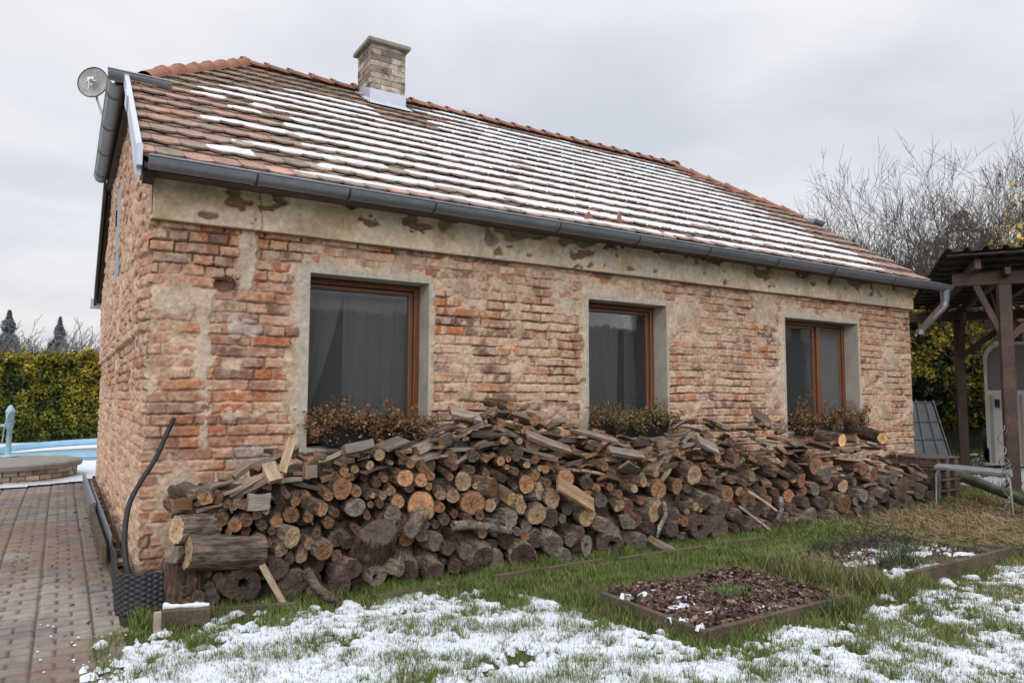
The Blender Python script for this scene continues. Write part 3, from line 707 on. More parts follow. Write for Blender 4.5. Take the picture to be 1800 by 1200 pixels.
gt = gutter('gutter', (-.06, -.325, 2.715), (9.50, -.325, 2.70), .072, [.65, 1.29, 1.97, 3.15, 4.05, 4.98, 6.02, 7.01, 8.2], house)
gutter('gutter', (-.17, 4.95, HH), (-.17, 1.60, HH), .072, [.3, 1.2, 2.1, 3.0], house, (True, False))
gutter('gutter', (-.24, 1.55, HH+.02), (.24, 1.46, HH-.02), .072, [], house, (False, True))
gutter('gutter', (9.48, 1.62, HH), (9.48, 5.15, HH), .072, [.6, 1.5, 2.4], house)
gutter('gutter', (9.12, 1.45, HH-.02), (9.52, 1.56, HH+.0), .072, [], house)
gutter('gutter', (9.50, Dw+.325, 2.70), (-.06, Dw+.325, 2.715), .072, [1, 2, 3, 4, 5, 6, 7, 8], house)
# brackets for the front gutter
b = MB()
for i in range(13):
    x = .2+i*.75; b.beam((x, -.25, 2.76), (x, -.40, 2.715), .025, .004)
b.build('gutter_bracket', M['zinc'], gt)
# verge flashing and soffit boards
b = MB()
def onslope(x, y, dz=0): return (x, y, float(roof_z(np.array(y)))+dz)
vs_ = [onslope(XL-.03, -.27, .10), onslope(XL-.03, 1.60, .10), onslope(XL-.03, 1.60, .0), onslope(XL-.03, -.27, -.10)]
vs_ += [(x+.035, y, z) for x, y, z in vs_]
b.add(vs_, [(3, 2, 1, 0), (0, 1, 5, 4), (2, 3, 7, 6), (0, 4, 7, 3), (1, 2, 6, 5)])
b.beam(onslope(XL-.036, .75, .05), onslope(XL-.036, 1.0, .03), .010, .12)
b.build('verge_flashing', M['zinc_light'], house)
b = MB(); b.box((-.125, -.335, 2.66), (-.095, -.24, 2.80)); b.build('eave_end_plate', M['zinc_light'], house)
b = MB()

def bargeboards():
    for p, q, w, h in ((onslope(-.045, -.2, -.13), onslope(-.045, 1.6, -.13), .07, .10), (onslope(-.045, 5.2, -.10), onslope(-.045, 7.0, -.10), .07, .12), ((-.045, 1.6, HH-.05), (-.045, 5.15, HH-.05), .08, .12),
                       (onslope(XR-.04, -.2, -.10), onslope(XR-.04, 1.6, -.10), .07, .10), ((9.3, 1.6, HH-.06), (9.3, 5.15, HH-.06), .2, .04)):
        q_ = MB(); q_.beam(p, q, w, h); q_.build('barge_board', M['dark_board'], house)
bargeboards(); b = MB(); vs_ = [onslope(XL-.03, 5.15, .05), onslope(XL-.03, 7.0, .05), onslope(XL-.03, 7.0, -.20), onslope(XL-.03, 5.15, -.22)]; vs_ += [(x+.03, y, z) for x, y, z in vs_]
b.add(vs_, [(0, 1, 2, 3), (7, 6, 5, 4), (0, 4, 5, 1), (2, 6, 7, 3), (1, 5, 6, 2), (0, 3, 7, 4)]); b.build('verge_board', M['dark_board'], house)
b = MB(); b.box((-.17, 6.98, 2.52), (-.0, 7.14, 2.66)); b.build('eave_end_box', M['zinc_light'], house, bevel=.004)

# downpipe at the right end
b = MB(); b.tube([(9.42, -.325, 2.66), (9.42, -.32, 2.50)], [.062, .05], 14); b.tube([(9.42, -.32, 2.50), (9.41, -.31, 2.44), (9.20, -.16, 2.17), (9.16, -.12, 2.10)], .048, 14)
b.tube([(9.16, -.12, 2.12), (9.155, -.115, 2.06)], .053, 14)
dpp = b.build('downpipe', [M['zinc']], house)
b = MB(); b.tube([(9.40, -.30, 2.43), (9.20, -.16, 2.17), (9.16, -.12, 2.10)], .0495, 14); b.build('rusty_elbow', mat('rusty_pipe', base=(.12, .075, .06), rough=.7, var=.3, vscale=9, bump=.2), dpp)

# chimney
def chimney():
    x0, x1, y0, y1 = 2.605, 3.06, 2.93, 3.40; zb, zt = 4.72, 5.60
    b = MB(); CP = lin([(178, 164, 146), (164, 152, 138), (152, 142, 128), (140, 126, 114), (116, 108, 102), (170, 152, 136)]); r = random.Random(3)
    h = .075; k = 0; z = zb
    b.cur = tuple(lin((150, 140, 122))); b.box((x0+.006, y0+.006, zb), (x1-.006, y1-.006, zt))
    while z < zt-.02:
        zt_ = min(z+h-.008, zt)
        for face in range(4):
            ln = x1-x0 if face % 2 == 0 else y1-y0; e = [0]; o_ = .27 if k % 2 else .13
            u = o_
            while u < ln-.04: e.append(u); u += .27 if r.random() < .7 else .14
            e.append(ln)
            for a_, c_ in zip(e[:-1], e[1:]):
                a2, c2 = a_+(.004 if a_ > 0 else 0), c_-(.004 if c_ < ln else 0); d0 = r.uniform(-.001, .003)
                b.cur = tuple(CP[r.randrange(6)]*r.uniform(.8, 1.1)*(.8 if z > 5.47 else 1))
                if face == 0: b.box((x0+a2, y0-d0, z), (x0+c2, y0+.02, zt_))
                elif face == 2: b.box((x0+a2, y1-.02, z), (x0+c2, y1+d0, zt_))
                elif face == 3: b.box((x0-d0-.001, y0+a2+.001, z), (x0+.02, y0+c2-.001, zt_))
                else: b.box((x1-.02, y0+a2+.001, z), (x1+d0+.001, y0+c2-.001, zt_))
        z += h; k += 1
    ch = b.build('chimney', mat('chimney_brick', attr=True, rough=.95, var=.3, vscale=10, fine=60, tint=(.07, .065, .055), tscale=7, tlo=.52, thi=.66, bump=.5, bscale=60), house, col=True)
    c = MB(); c.box((x0-.055, y0-.055, zt+.002), (x1+.055, y1+.055, zt+.055)); c.build('chimney_cap', M['concrete'], ch, bevel=.008)
    f = MB(); e = .012
    zf = lambda y: float(roof_z(np.array(y)))
    f.add([(x0-e, y0-e, zf(y0)+.02), (x1+e, y0-e, zf(y0)+.02), (x1+e, y0-e, zf(y0)+.21), (x0-e, y0-e, zf(y0)+.21)], [(0, 1, 2, 3)])
    f.add([(x0-e, y0-e, zf(y0)-.02), (x0-e, y1+e, zf(y1)), (x0-e, y1+e, zf(y1)+.12), (x0-e, y0-e, zf(y0)+.21)], [(3, 2, 1, 0)])
    f.add([(x1+e, y0-e, zf(y0)-.02), (x1+e, y1+e, zf(y1)), (x1+e, y1+e, zf(y1)+.12), (x1+e, y0-e, zf(y0)+.21)], [(0, 1, 2, 3)])
    f.add([(x0-.06, y0-.14, zf(y0-.14)+.062), (x1+.06, y0-.14, zf(y0-.14)+.062), (x1+e, y0-e, zf(y0)+.065), (x0-e, y0-e, zf(y0)+.065)], [(0, 1, 2, 3)])
    f.add([(x0-.07, y0-.14, zf(y0-.14)+.063), (x0-e, y0-e, zf(y0)+.066), (x0-e, y1, zf(y1)+.066), (x0-.07, y1, zf(y1)+.063)], [(0, 1, 2, 3)])
    f.build('chimney_flashing', M['zinc_light'], ch)
chimney()

# satellite dish on the half-hip
def dish():
    b = MB(); c = Vector((-.33, 3.4, 4.56)); face = Vector((-.55, -1, .10)).normalized(); s1 = face.cross(Vector((0, 0, 1))).normalized(); u1 = s1.cross(face)
    K = 28; rings = [(0, -.030), (.35, -.026), (.7, -.014), (1, 0)]
    vs_ = []; 
    for rr, dp in rings:
        for k in range(K):
            an = 2*math.pi*k/K; vs_.append(c+s1*(.155*rr*math.cos(an))+u1*(.17*rr*math.sin(an))+face*dp)
    fs = [(i*K+k, i*K+(k+1) % K, (i+1)*K+(k+1) % K, (i+1)*K+k) for i in range(3) for k in range(K)]
    root = empty('satellite_dish', (-.30, 3.4, 4.1)); inv = Vector((-.30, 3.4, 4.1))
    b.add([v-inv for v in vs_], fs, 0, True); b.add([v-inv-face*.004 for v in vs_], [tuple(reversed(f)) for f in fs], 0, True)
    md = mat('dish_metal', base=(.27, .27, .26), rough=.5, var=.2, vscale=14, fine=60, bump=.05, tint=(.20, .22, .12), tscale=9, tlo=.5, thi=.7)
    b.build('reflector', md, root)
    b = MB(); b.tube([v-inv for v in vs_[-K:]]+[vs_[-K]-inv], .006, 6); b.build('rim', M['dark_board'], root)
    b = MB(); h = c+face*.02-inv; b.beam(h-s1*.05, h+s1*.05, .03, .012); b.beam(h-u1*.05, h+u1*.05, .03, .012); b.tube([h, h+face*.06], .02, 10)
    b.tube([h+face*.05, h+face*.055-u1*.13], .006, 6); b.build('feed_horn', M['zinc_light'], root)
    b = MB(); b.tube([c-face*.03-inv, Vector((-.28, 3.42, 4.38))-inv, Vector((-.13, 3.44, 3.98))-inv], .012, 8); b.build('mast', M['steel'], root)
    tag(root, 'round weathered satellite dish behind the upper gutter at the left gable', 'satellite dish')
dish()

# ================================================================== ground
def edge_fn(pts):
    P = np.array([onz(u, v)[:2] for u, v in pts]); o_ = np.argsort(P[:, 0]); P = P[o_]
    return lambda x: np.interp(x, P[:, 0], P[:, 1])
SN_EDGE = edge_fn([(170, 1165), (240, 1128), (330, 1118), (420, 1092), (520, 1075), (620, 1068), (700, 1040), (860, 1052), (1000, 1075), (1060, 1092), (1150, 1118), (1250, 1150), (1330, 1125), (1500, 1062), (1600, 1046), (1700, 1020), (1795, 985)])
BED1 = (2.33, 3.50, -2.70, -1.86); BED2 = (4.16, 5.62, -2.60, -1.70)
def in_bed(x, y, m=0.0):
    r_ = np.zeros(np.shape(x), bool)
    for a, b, c, d in (BED1, BED2): r_ |= (x > a-m) & (x < b+m) & (y > c-m) & (y < d+m)
    return r_
def snow_t(x, y):
    """snow thickness on the lawn"""
    d = SN_EDGE(x)-y + .28*(fbm(x, y, 2.6, 3, 601)-.5)
    right = ss(1.9, 3.4, x+.25*(y+3))
    thr = .497+.030*right
    xr = x*.8+y*.6; yr = -x*.6+y*.8
    n_ = .26*fbm(x, y, 5.5, 3, 603)+.26*fbm(xr, yr*2.2, 3.1, 3, 605)+.48*fbm(x, y, 34, 3, 609)
    cov = n_ - thr + .058*ss(.1, 1.0, d)*(1-right) + .020*ss(.1, .7, d)
    cov = cov - .30*ss(.18, -.20, d)
    cov = np.maximum(cov, (fbm(x, y, 7, 4, 607)-.66)*ss(-.35, -.1, d)*2)
    cov = np.where(in_bed(x, y, .05), -.1, cov)-.12*ss(.10, -.28, x+.5*(fbm(x, y, 5, 3, 613)-.5))
    return cov
def ground_h(x, y): return .018*(fbm(x, y, 1.2, 3, 621)-.5)+.012*(fbm(x, y, 9, 3, 623)-.5)

b = MB(); S = 600
b.add([(-S, -S, -.055), (S, -S, -.055), (S, S, -.055), (-S, S, -.055)], [(0, 1, 2, 3)])
tag(b.build('ground', mat('ground', base=(.060, .075, .028), rough=1, var=.3, vscale=.6, fine=14, bump=.6, bscale=20, tint=(.11, .095, .05), tscale=.3, tlo=.45, thi=.6)), kind='structure')

def lawn():
    xs = np.arange(-.14, 9.7, .022); ys = np.arange(-4.7, .02, .022); X, Y = np.meshgrid(xs, ys, indexing='ij'); H = ground_h(X, Y)
    n_ = fbm(X, Y, 5, 4, 631)
    c = lerp(np.broadcast_to(np.array([.030, .038, .012]), X.shape+(3,)), np.array([.062, .045, .028]), ss(.4, .62, n_))
    st = ss(5.6, 6.6, X+.3*n_)*ss(-2.4, -2.0, Y); c = lerp(c, np.array([.20, .14, .075]), st*.8)
    V = np.stack([X, Y, H], -1)
    o = np_mesh('lawn', V.reshape(-1, 3), grid_faces(len(xs), len(ys)), M['soil'], None, c.reshape(-1, 3), smooth=True); tag(o, kind='structure')
    # far side of the lawn towards the carport and the hedge
    xs = np.arange(9.6, 26, .12); ys = np.arange(-9, 8, .12); X, Y = np.meshgrid(xs, ys, indexing='ij'); H = ground_h(X, Y)-.006
    c = lerp(np.broadcast_to(np.array([.045, .062, .018]), X.shape+(3,)), np.array([.10, .07, .045]), ss(.45, .6, fbm(X, Y, 1.6, 4, 633)))
    pad = (X > 10.2) & (X < 15) & (Y > -3) & (Y < 1.5)
    c = np.where(pad[..., None], np.array([.115, .085, .07]), c)
    o = np_mesh('yard', np.stack([X, Y, H], -1).reshape(-1, 3), grid_faces(len(xs), len(ys)), M['soil'], None, c.reshape(-1, 3), smooth=True); tag(o, kind='structure')
lawn()
def lawn_snow():
    xs = np.arange(-.34, 7.6, .0100); ys = np.arange(-4.40, -.80, .0100); X, Y = np.meshgrid(xs, ys, indexing='ij')
    c = snow_t(X, Y); t = np.clip(c*.13, -.01, .010)+.007*(fbm(X, Y, 22, 3, 641)-.5)+.006*(fbm(X, Y, 60, 2, 643)-.5)
    Z = ground_h(X, Y)+.012+t
    k = c > 0; keep = k[1:, 1:] | k[:-1, 1:] | k[1:, :-1] | k[:-1, :-1]
    Z = np.where(k, Z, ground_h(X, Y)+.001)
    V, F = compact(np.stack([X, Y, Z], -1).reshape(-1, 3), grid_faces(len(xs), len(ys), keep))
    o = np_mesh('lawn_snow', V, F, M['snow'], None, smooth=True); tag(o, 'patchy thin snow lying on the lawn in the foreground', 'snow', kind='stuff')
lawn_snow()
def yard_snow():
    xs = np.arange(9.7, 17, .035); ys = np.arange(-3.5, 3, .035); X, Y = np.meshgrid(xs, ys, indexing='ij')
    c = fbm(X*.6-Y*.3, Y*1.8, 1.5, 4, 651)-.5-.10*ss(13.5, 15, X); k = c > 0; keep = k[1:, 1:] | k[:-1, 1:] | k[1:, :-1] | k[:-1, :-1]
    Z = ground_h(X, Y)+np.where(k, .014+c*.06, -.01)
    V, F = compact(np.stack([X, Y, Z], -1).reshape(-1, 3), grid_faces(len(xs), len(ys), keep))
    o = np_mesh('yard_snow', V, F, M['snow'], None, smooth=True); tag(o, 'streaks of thin snow on the bare ground by the carport', 'snow', kind='stuff')
yard_snow()

def paving():
    xs = np.arange(-2.9, -.10, .0105); ys = np.concatenate([np.arange(-2.6, 2.2, .0105), np.arange(2.2, 7.9, .018)]); X, Y = np.meshgrid(xs, ys, indexing='ij')
    xw = X+.010*(fbm(X, Y, .8, 2, 661)-.5)*2+.022*(Y*.12); cell = .262; rowh = .098
    yw = Y+.10*X*.18+.008*(fbm(X, Y, 1.1, 2, 663)-.5)*2
    k = np.floor(yw/rowh).astype(int); fy = yw/rowh-k; ci = np.floor(xw/cell).astype(int); fx = xw/cell-ci
    split = np.where(k % 2 == 0, .36, .64); second = fx > split
    dx = np.where(second, np.minimum(fx-split, 1-fx), np.minimum(fx, split-fx))*cell; dy = np.minimum(fy, 1-fy)*rowh
    d = np.minimum(dx, dy)+.0025*(fbm(X, Y, 45, 2, 665)-.5)*2
    bid = (k*131+ci*7+second*3).astype(int); h1 = _h(bid, bid*0+3, 5); h2 = _h(bid, bid*0+5, 5)
    j = ss(.0085, .0030, d)
    h = .010*(fbm(X, Y, .9, 2, 667)-.5)*2+(h1-.5)*.008 - .013*j - .003*ss(.012, .005, d)+.002*(fbm(X, Y, 50, 3, 669)-.5)
    c = lerp(np.broadcast_to(lin((126, 117, 109)), X.shape+(3,)), lin((104, 97, 93)), h2)
    c = lerp(c, lin((150, 139, 126)), ss(.5, .75, fbm(X, Y, 1.3, 3, 671))*.5); c = c*(.8+.4*fbm(X, Y, 30, 4, 673))[..., None]
    c = lerp(c, lin((66, 57, 48)), j*.9)
    dirt = ss(.50, .68, fbm(X, Y, 1.7, 4, 675)+.14*ss(-.7, -.15, X)); c = lerp(c, lin((108, 88, 68)), dirt*.55)
    o = np_mesh('paving', np.stack([X, Y, h], -1).reshape(-1, 3), grid_faces(len(xs), len(ys)), M['paver'], None, c.reshape(-1, 3), smooth=True); tag(o, kind='structure')
    b = MB(); b.cur = (.2, .17, .14); b.add([(-40, -12, -.03), (-2.88, -12, -.03), (-2.88, 9, -.03), (-40, 9, -.03)], [(0, 1, 2, 3)]); tag(b.build('path', M['paver'], col=True), kind='structure')
    b.cur = (.2, .17, .14)
paving()
def back_snow():
    xs = np.arange(-9, 3.5, .05); ys = np.arange(5.7, 17, .05); X, Y = np.meshgrid(xs, ys, indexing='ij')
    e = np.interp(X, [-9, -1.6, -.9, -.45, -.1, 3], [6.1, 6.1, 6.15, 6.35, 6.45, 7.0])+.35*(fbm(X, Y, 3, 3, 681)-.5)
    k = Y > e; k &= ~((X > -.0) & (Y < Dw+.05)); keep = k[1:, 1:] & k[:-1, 1:] & k[1:, :-1] & k[:-1, :-1]
    Z = .012+.03*ss(0, .5, Y-e)+.02*fbm(X, Y, 2, 3, 683)
    V, F = compact(np.stack([X, Y, Z], -1).reshape(-1, 3), grid_faces(len(xs), len(ys), keep))
    o = np_mesh('garden_snow', V, F, M['snow'], None, smooth=True); tag(o, 'unbroken snow between the paving, the well and the hedge', 'snow', kind='stuff')
back_snow()
# small crumbs of snow on the paving in front
def specks():
    r = np.random.RandomState(4); b = MB()
    for i in range(70):
        u = r.uniform(60, 330); v = r.uniform(1090, 1198); p = onz(u, v)
        if p[0] > -.02 or r.rand() < .35 and u < 150: continue
        s_ = r.uniform(.003, .009); n = 6
        ring = [(p[0]+s_*math.cos(2*math.pi*k/n)*r.uniform(.6, 1.4), p[1]+s_*math.sin(2*math.pi*k/n)*r.uniform(.6, 1.4), .003) for k in range(n)]
        b.add(ring+[(p[0], p[1], .004+s_*.6)], [(k, (k+1) % n, n) for k in range(n)], 0, True)
    tag(b.build('snow_crumbs', M['snow']), 'scattered crumbs of snow on the near paving', 'snow', kind='stuff')
specks()
def debris():
    r = np.random.RandomState(14); n = 170; t = r.rand(n); x = np.where(t < .6, -.20-r.gamma(1.3, .12, n), r.uniform(-1.6, -.2, n)); y = r.uniform(-1.8, 5.5, n); k = x > -2; x, y = x[k], y[k]; n = len(x)
    c = lin([(92, 70, 52), (70, 54, 42), (120, 96, 70)])[r.randint(0, 3, n)]
    o = leaf_cloud('leaf_debris', np.stack([x, y, np.full(n, .014)], -1), .020, c, M['leaf'], None, 15, 1.4, .8); tag(o, 'small brown leaf scraps scattered on the paving along the gable wall', 'leaf scraps', kind='stuff')

# ------------------------------------------------------------------ grass
def grass():
    r = np.random.RandomState(12)
    n = 620000; x = r.uniform(-.30, 9.6, n); y = r.uniform(-4.3, -.25, n)
    s = snow_t(x, y)
    vis = np.array((x-CAM[0])*FW[0]+(y-CAM[1])*FW[1])
    side = (x-CAM[0])*RT[0]+(y-CAM[1])*RT[1]
    inb = in_bed(x, y, .0)
    dens = np.where(s > .0, .85, .98)
    clump = fbm(x, y, 7, 3, 701); dens = dens*np.clip(.35+1.3*ss(.35, .65, clump), 0, 1)
    straw = ss(5.7, 6.5, x+.5*(clump-.5))*ss(-2.5, -2.1, y)*ss(-.72, -.95, y)
    dens = np.where(inb, 0, dens)
    dens = dens*np.where((x < -.1), .35*(y < -1.0)+.0, 1)*np.where(y > -.72, .3, 1)
    k = (r.rand(n) < dens) & (vis > 2.2) & (abs(side) < vis*.80+.3)
    x, y, s, clump, straw = x[k], y[k], s[k], clump[k], straw[k]; n = len(x)
    hgt = (.020+.022*r.rand(n)**1.5+.020*ss(.45, .7, clump))*np.where(s > 0, 1.0, 1)
    near_edge = np.zeros(n)
    for a, b_, c, d in (BED1, BED2):
        dx = np.maximum(np.maximum(a-x, x-b_), 0); dy = np.maximum(np.maximum(c-y, y-d), 0); near_edge = np.maximum(near_edge, ss(.16, .03, np.hypot(dx, dy)))
    near_edge = np.maximum(near_edge, ss(-1.12, -.98, y))
    long_ = (r.rand(n) < .30*near_edge+.01); hgt = np.where(long_, hgt*1.6, hgt)
    gap = ss(3.8, 3.9, x)*ss(4.35, 4.25, x)*ss(-1.4, -1.6, y)*ss(-2.9, -2.7, y); hgt = hgt*(1+.9*gap)
    z = ground_h(x, y)
    a = r.uniform(0, 2*np.pi, n); lean = r.uniform(.15, 1.1, n)*hgt; w = r.uniform(.0009, .0019, n)*np.where(hgt > .08, 1.2, 1)
    dx, dy = np.cos(a), np.sin(a); px_, py_ = -dy, dx
    tw = r.uniform(-1, 1, n)
    def pt(f, wf, lf): return np.stack([x+dx*lean*lf+px_*w*wf, y+dy*lean*lf+py_*w*wf, z+hgt*f], -1)
    V = np.stack([pt(-.1, -1, 0), pt(-.1, 1, 0), pt(.6, .8, .35), pt(.6, -.8, .35), pt(1, .1, 1), pt(1, -.1, 1)], 1)
    F = (np.arange(n)*6)[:, None, None]+np.array([[0, 1, 2, 3], [3, 2, 4, 5]])[None]
    g1 = np.array([.085, .145, .026]); g2_ = np.array([.155, .20, .050]); g3 = np.array([.24, .19, .085]); g4 = np.array([.055, .085, .018])
    t = r.rand(n); c = lerp(np.broadcast_to(g1, (n, 3)), g2_, t*.9); c = np.where((r.rand(n) < .25)[:, None], g4*(.8+.5*t)[:, None], c)
    dry = .13+.25*ss(2.5, 5, x)*ss(-1.3, -1.9, y)+.10*(s > 0)+.75*straw
    isd = r.rand(n) < dry; c = np.where(isd[:, None], g3*(.6+.7*r.rand(n))[:, None], c)
    C = np.repeat(c, 6, 0)
    o = np_mesh('grass', V.reshape(-1, 3), F.reshape(-1, 4), M['grass'], None, C); tag(o, 'short winter grass poking through the thin snow', 'grass', kind='stuff')
    # matted dry stalks right of the beds, and stray stalks along pile and beds
    m = 5200; x = r.uniform(5.4, 9.3, m); y = r.uniform(-2.5, -.8, m); kk = (ss(5.7, 6.4, x+.4*r.rand(m)) > r.rand(m)*.9)
    x, y = x[kk], y[kk]; m = len(x); ln = r.uniform(.06, .2, m); a = r.uniform(0, 6.28, m); z0 = ground_h(x, y)+r.uniform(.003, .03, m); z1 = z0+r.uniform(-.01, .10, m)*r.rand(m)
    w = .0022; px_, py_ = -np.sin(a)*w, np.cos(a)*w; x1, y1 = x+np.cos(a)*ln, y+np.sin(a)*ln
    V = np.stack([np.stack([x-px_, y-py_, z0], -1), np.stack([x+px_, y+py_, z0], -1), np.stack([x1+px_, y1+py_, z1], -1), np.stack([x1-px_, y1-py_, z1+.003], -1)], 1)
    c = np.array([.26, .185, .11])*(.45+.8*r.rand(m))[:, None]
    o = np_mesh('dry_stalks', V.reshape(-1, 3), np.arange(m*4).reshape(-1, 4), M['grass'], None, np.repeat(c, 4, 0)); tag(o, 'matted straw-coloured dead grass right of the garden beds', 'dead grass', kind='stuff')
grass()
def far_grass():
    r = np.random.RandomState(13); n = 60000; x = r.uniform(9.3, 19, n); y = r.uniform(-4, 3.2, n)
    k = (fbm(x, y, 1.2, 3, 711) > .46) & ~((x > 10.4) & (x < 14.6) & (y > -2.6) & (y < .9) & (r.rand(n) < .85)); x, y = x[k], y[k]; n = len(x)
    h = r.uniform(.05, .12, n); a = r.uniform(0, 6.28, n); w = .006; z = ground_h(x, y)
    V = np.stack([np.stack([x-np.sin(a)*w, y+np.cos(a)*w, z], -1), np.stack([x+np.sin(a)*w, y-np.cos(a)*w, z], -1), np.stack([x+np.cos(a)*h*.5, y+np.sin(a)*h*.5, z+h], -1)], 1)
    c = lerp(np.broadcast_to(np.array([.09, .13, .03]), (n, 3)), np.array([.20, .18, .07]), r.rand(n)**2)
    o = np_mesh('yard_grass', V.reshape(-1, 3), np.arange(n*3).reshape(-1, 3), M['grass'], None, np.repeat(c, 3, 0)); tag(o, 'grass between the carport and the hedge', 'grass', kind='stuff')
far_grass()

# ================================================================== woodpile
BK = {'n': (106, 87, 72), 'd': (84, 69, 59), 'g': (116, 102, 90), 'l': (134, 119, 102)}
CT = {'o': (160, 119, 88), 'b': (124, 92, 70), 't': (160, 136, 108), 'g': (114, 104, 95), 'd': (88, 75, 66), 'y': (214, 174, 122), 'r': (142, 92, 72), 'k': (78, 62, 56)}
CNAME = {'o': 'orange', 'b': 'brown', 't': 'tan', 'g': 'grey', 'd': 'dark', 'y': 'pale yellow', 'r': 'reddish', 'k': 'blackish'}
def jit(c, s, r): q = lin(c)*r.uniform(1-s, 1+s); return (float(q[0]), float(q[1]), float(q[2]), 1)
LOGS = []      # (object, kind, size word, colour word)
def make_log(P, rx, rz, ln, direction, cut='o', bark='n', kind='log', roll=None, seed=0, hollow=False, taper=.0, lump=.07, record=True, mb=None):
    r = random.Random(seed*13+5); K = 26 if max(rx, rz) > .05 else 16; J = 9; roll = r.uniform(0, 6.28) if roll is None else roll
    ph = [r.uniform(0, 6.28) for _ in range(6)]
    wedge = kind == 'split_log'
    def rad(a, t):
        q = 1+lump*(math.sin(a+ph[0])*.6+math.sin(2*a+ph[1])*.7+math.sin(3*a+ph[2])*.5)
        q *= 1+taper*t
        if wedge:
            # sector of a round: two flat cleft faces meeting near the heart
            aa = (a-roll) % 6.283; half = 1.05
            fl = 1e9
            for n0 in (roll+math.pi/2+half*.9, roll+math.pi*1.5-half*.9):
                cs = math.cos(a-n0)
                if cs > 1e-3: fl = min(fl, .42/cs)
            q = min(q, fl)
        return q
    rs = np.random.RandomState(seed)
    vs_ = []; isflat = []
    rough = .10 if bark in 'dg' else .05
    for j in range(J+1):
        t = j/J; bx = math.sin(t*3.1+ph[3])*.03*rx/max(rx, .05)
        for k in range(K):
            a = 2*math.pi*k/K; q = rad(a, t)
            nb = (float(vn(np.array(k*.9), np.array(j*.9), seed))-.5)*2*rough*(.4 if (wedge and q < .9) else 1)
            q2 = q*(1+nb)*(1 if 0 < j < J else .985)
            vs_.append((rx*q2*math.cos(a)+bx*.4, t*ln, rz*q2*math.sin(a)))
    fs = []; ms = []
    for j in range(J):
        for k in range(K):
            k2 = (k+1) % K; fs.append((j*K+k, (j+1)*K+k, (j+1)*K+k2, j*K+k2)); ms.append(1 if (wedge and rad(2*math.pi*(k+.5)/K, 0) < .9) else 0)
    inner = .93 if rx > .04 else .9
    if mb is not None:
        q = Vector(direction).to_track_quat('Y', 'Z'); mb.cur = jit(BK[bark], .2, r)[:3]
        mb.add([tuple(q @ Vector(v)+Vector(P)) for v in vs_], fs, 0, True)
        mb.cur = jit(CT[cut], .2, r)[:3]; mb.add([tuple(q @ Vector(v)+Vector(P)) for v in vs_[:K]]+[tuple(q @ Vector((0, .0, 0))+Vector(P))], [(k, (k+1) % K, K) for k in range(K)]); return
    me = MB()
    me.add(vs_, [], 0)
    for f, m_ in zip(fs, ms): me.f.append(f); me.m.append(m_); me.sm.append(m_ == 0)
    base = len(me.v)
    ring = [(v[0]*inner, -.002, v[2]*inner) for v in vs_[:K]]; me.add(ring, [])
    for k in range(K): me.f.append((k, (k+1) % K, base+(k+1) % K, base+k)); me.m.append(0); me.sm.append(False)
    me.f.append(tuple(J*K+k for k in range(K))); me.m.append(0); me.sm.append(False)
    o = me.build(kind, [M['bark'], M['split']]); o.color = jit(BK[bark], .18, r)
    o.location = Vector(P); o.rotation_mode = 'QUATERNION'; o.rotation_quaternion = Vector(direction).to_track_quat('Y', 'Z')
    c = MB(); NR = 4; cv = []; r0 = .34 if hollow else 0.0
    cx = r.uniform(-.15, .15)*rx; cz = r.uniform(-.15, .15)*rz
    for i in range(NR+1):
        s_ = 1-(1-r0)*i/NR
        for k in range(K):
            v = ring[k]; nb = 1+(r.uniform(-.25, .25) if hollow and i == NR else 0)
            cv.append((v[0]*s_*nb+cx*(1-s_), -.002+r.uniform(-.003, .003)*(i > 0)+(.004*i/NR), v[2]*s_*nb+cz*(1-s_)))
    if hollow:
        for k in range(K):
            v = cv[NR*K+k]; cv.append((v[0]*.8+cx*.2, ln*.5, v[2]*.8+cz*.2))
        NR += 1
    cf = [(i*K+k, i*K+(k+1) % K, (i+1)*K+(k+1) % K, (i+1)*K+k) for i in range(NR) for k in range(K)]
    c.add(cv, cf, 0)
    if hollow: c.add([cv[NR*K+k] for k in range(K)], [tuple(range(K))])
    co = c.build('cut_end', M['cut'], o); co.color = jit(CT[cut], .28, r)
    if record: LOGS.append((o, kind, 'thick' if max(rx, rz) > .085 else ('thin' if max(rx, rz) < .045 else 'medium'), ('hollow ' if hollow else '')+CNAME[cut]))
    return o

def face_pt(u, v, off=0.0, y0=-.96, sl=.40):
    """point on the leaning front face of the woodpile"""
    d = ray(u, v); t = (y0+off+sl*0-CAM[1]+sl*CAM[2])/(d[1]-sl*d[2]); return CAM+d*t

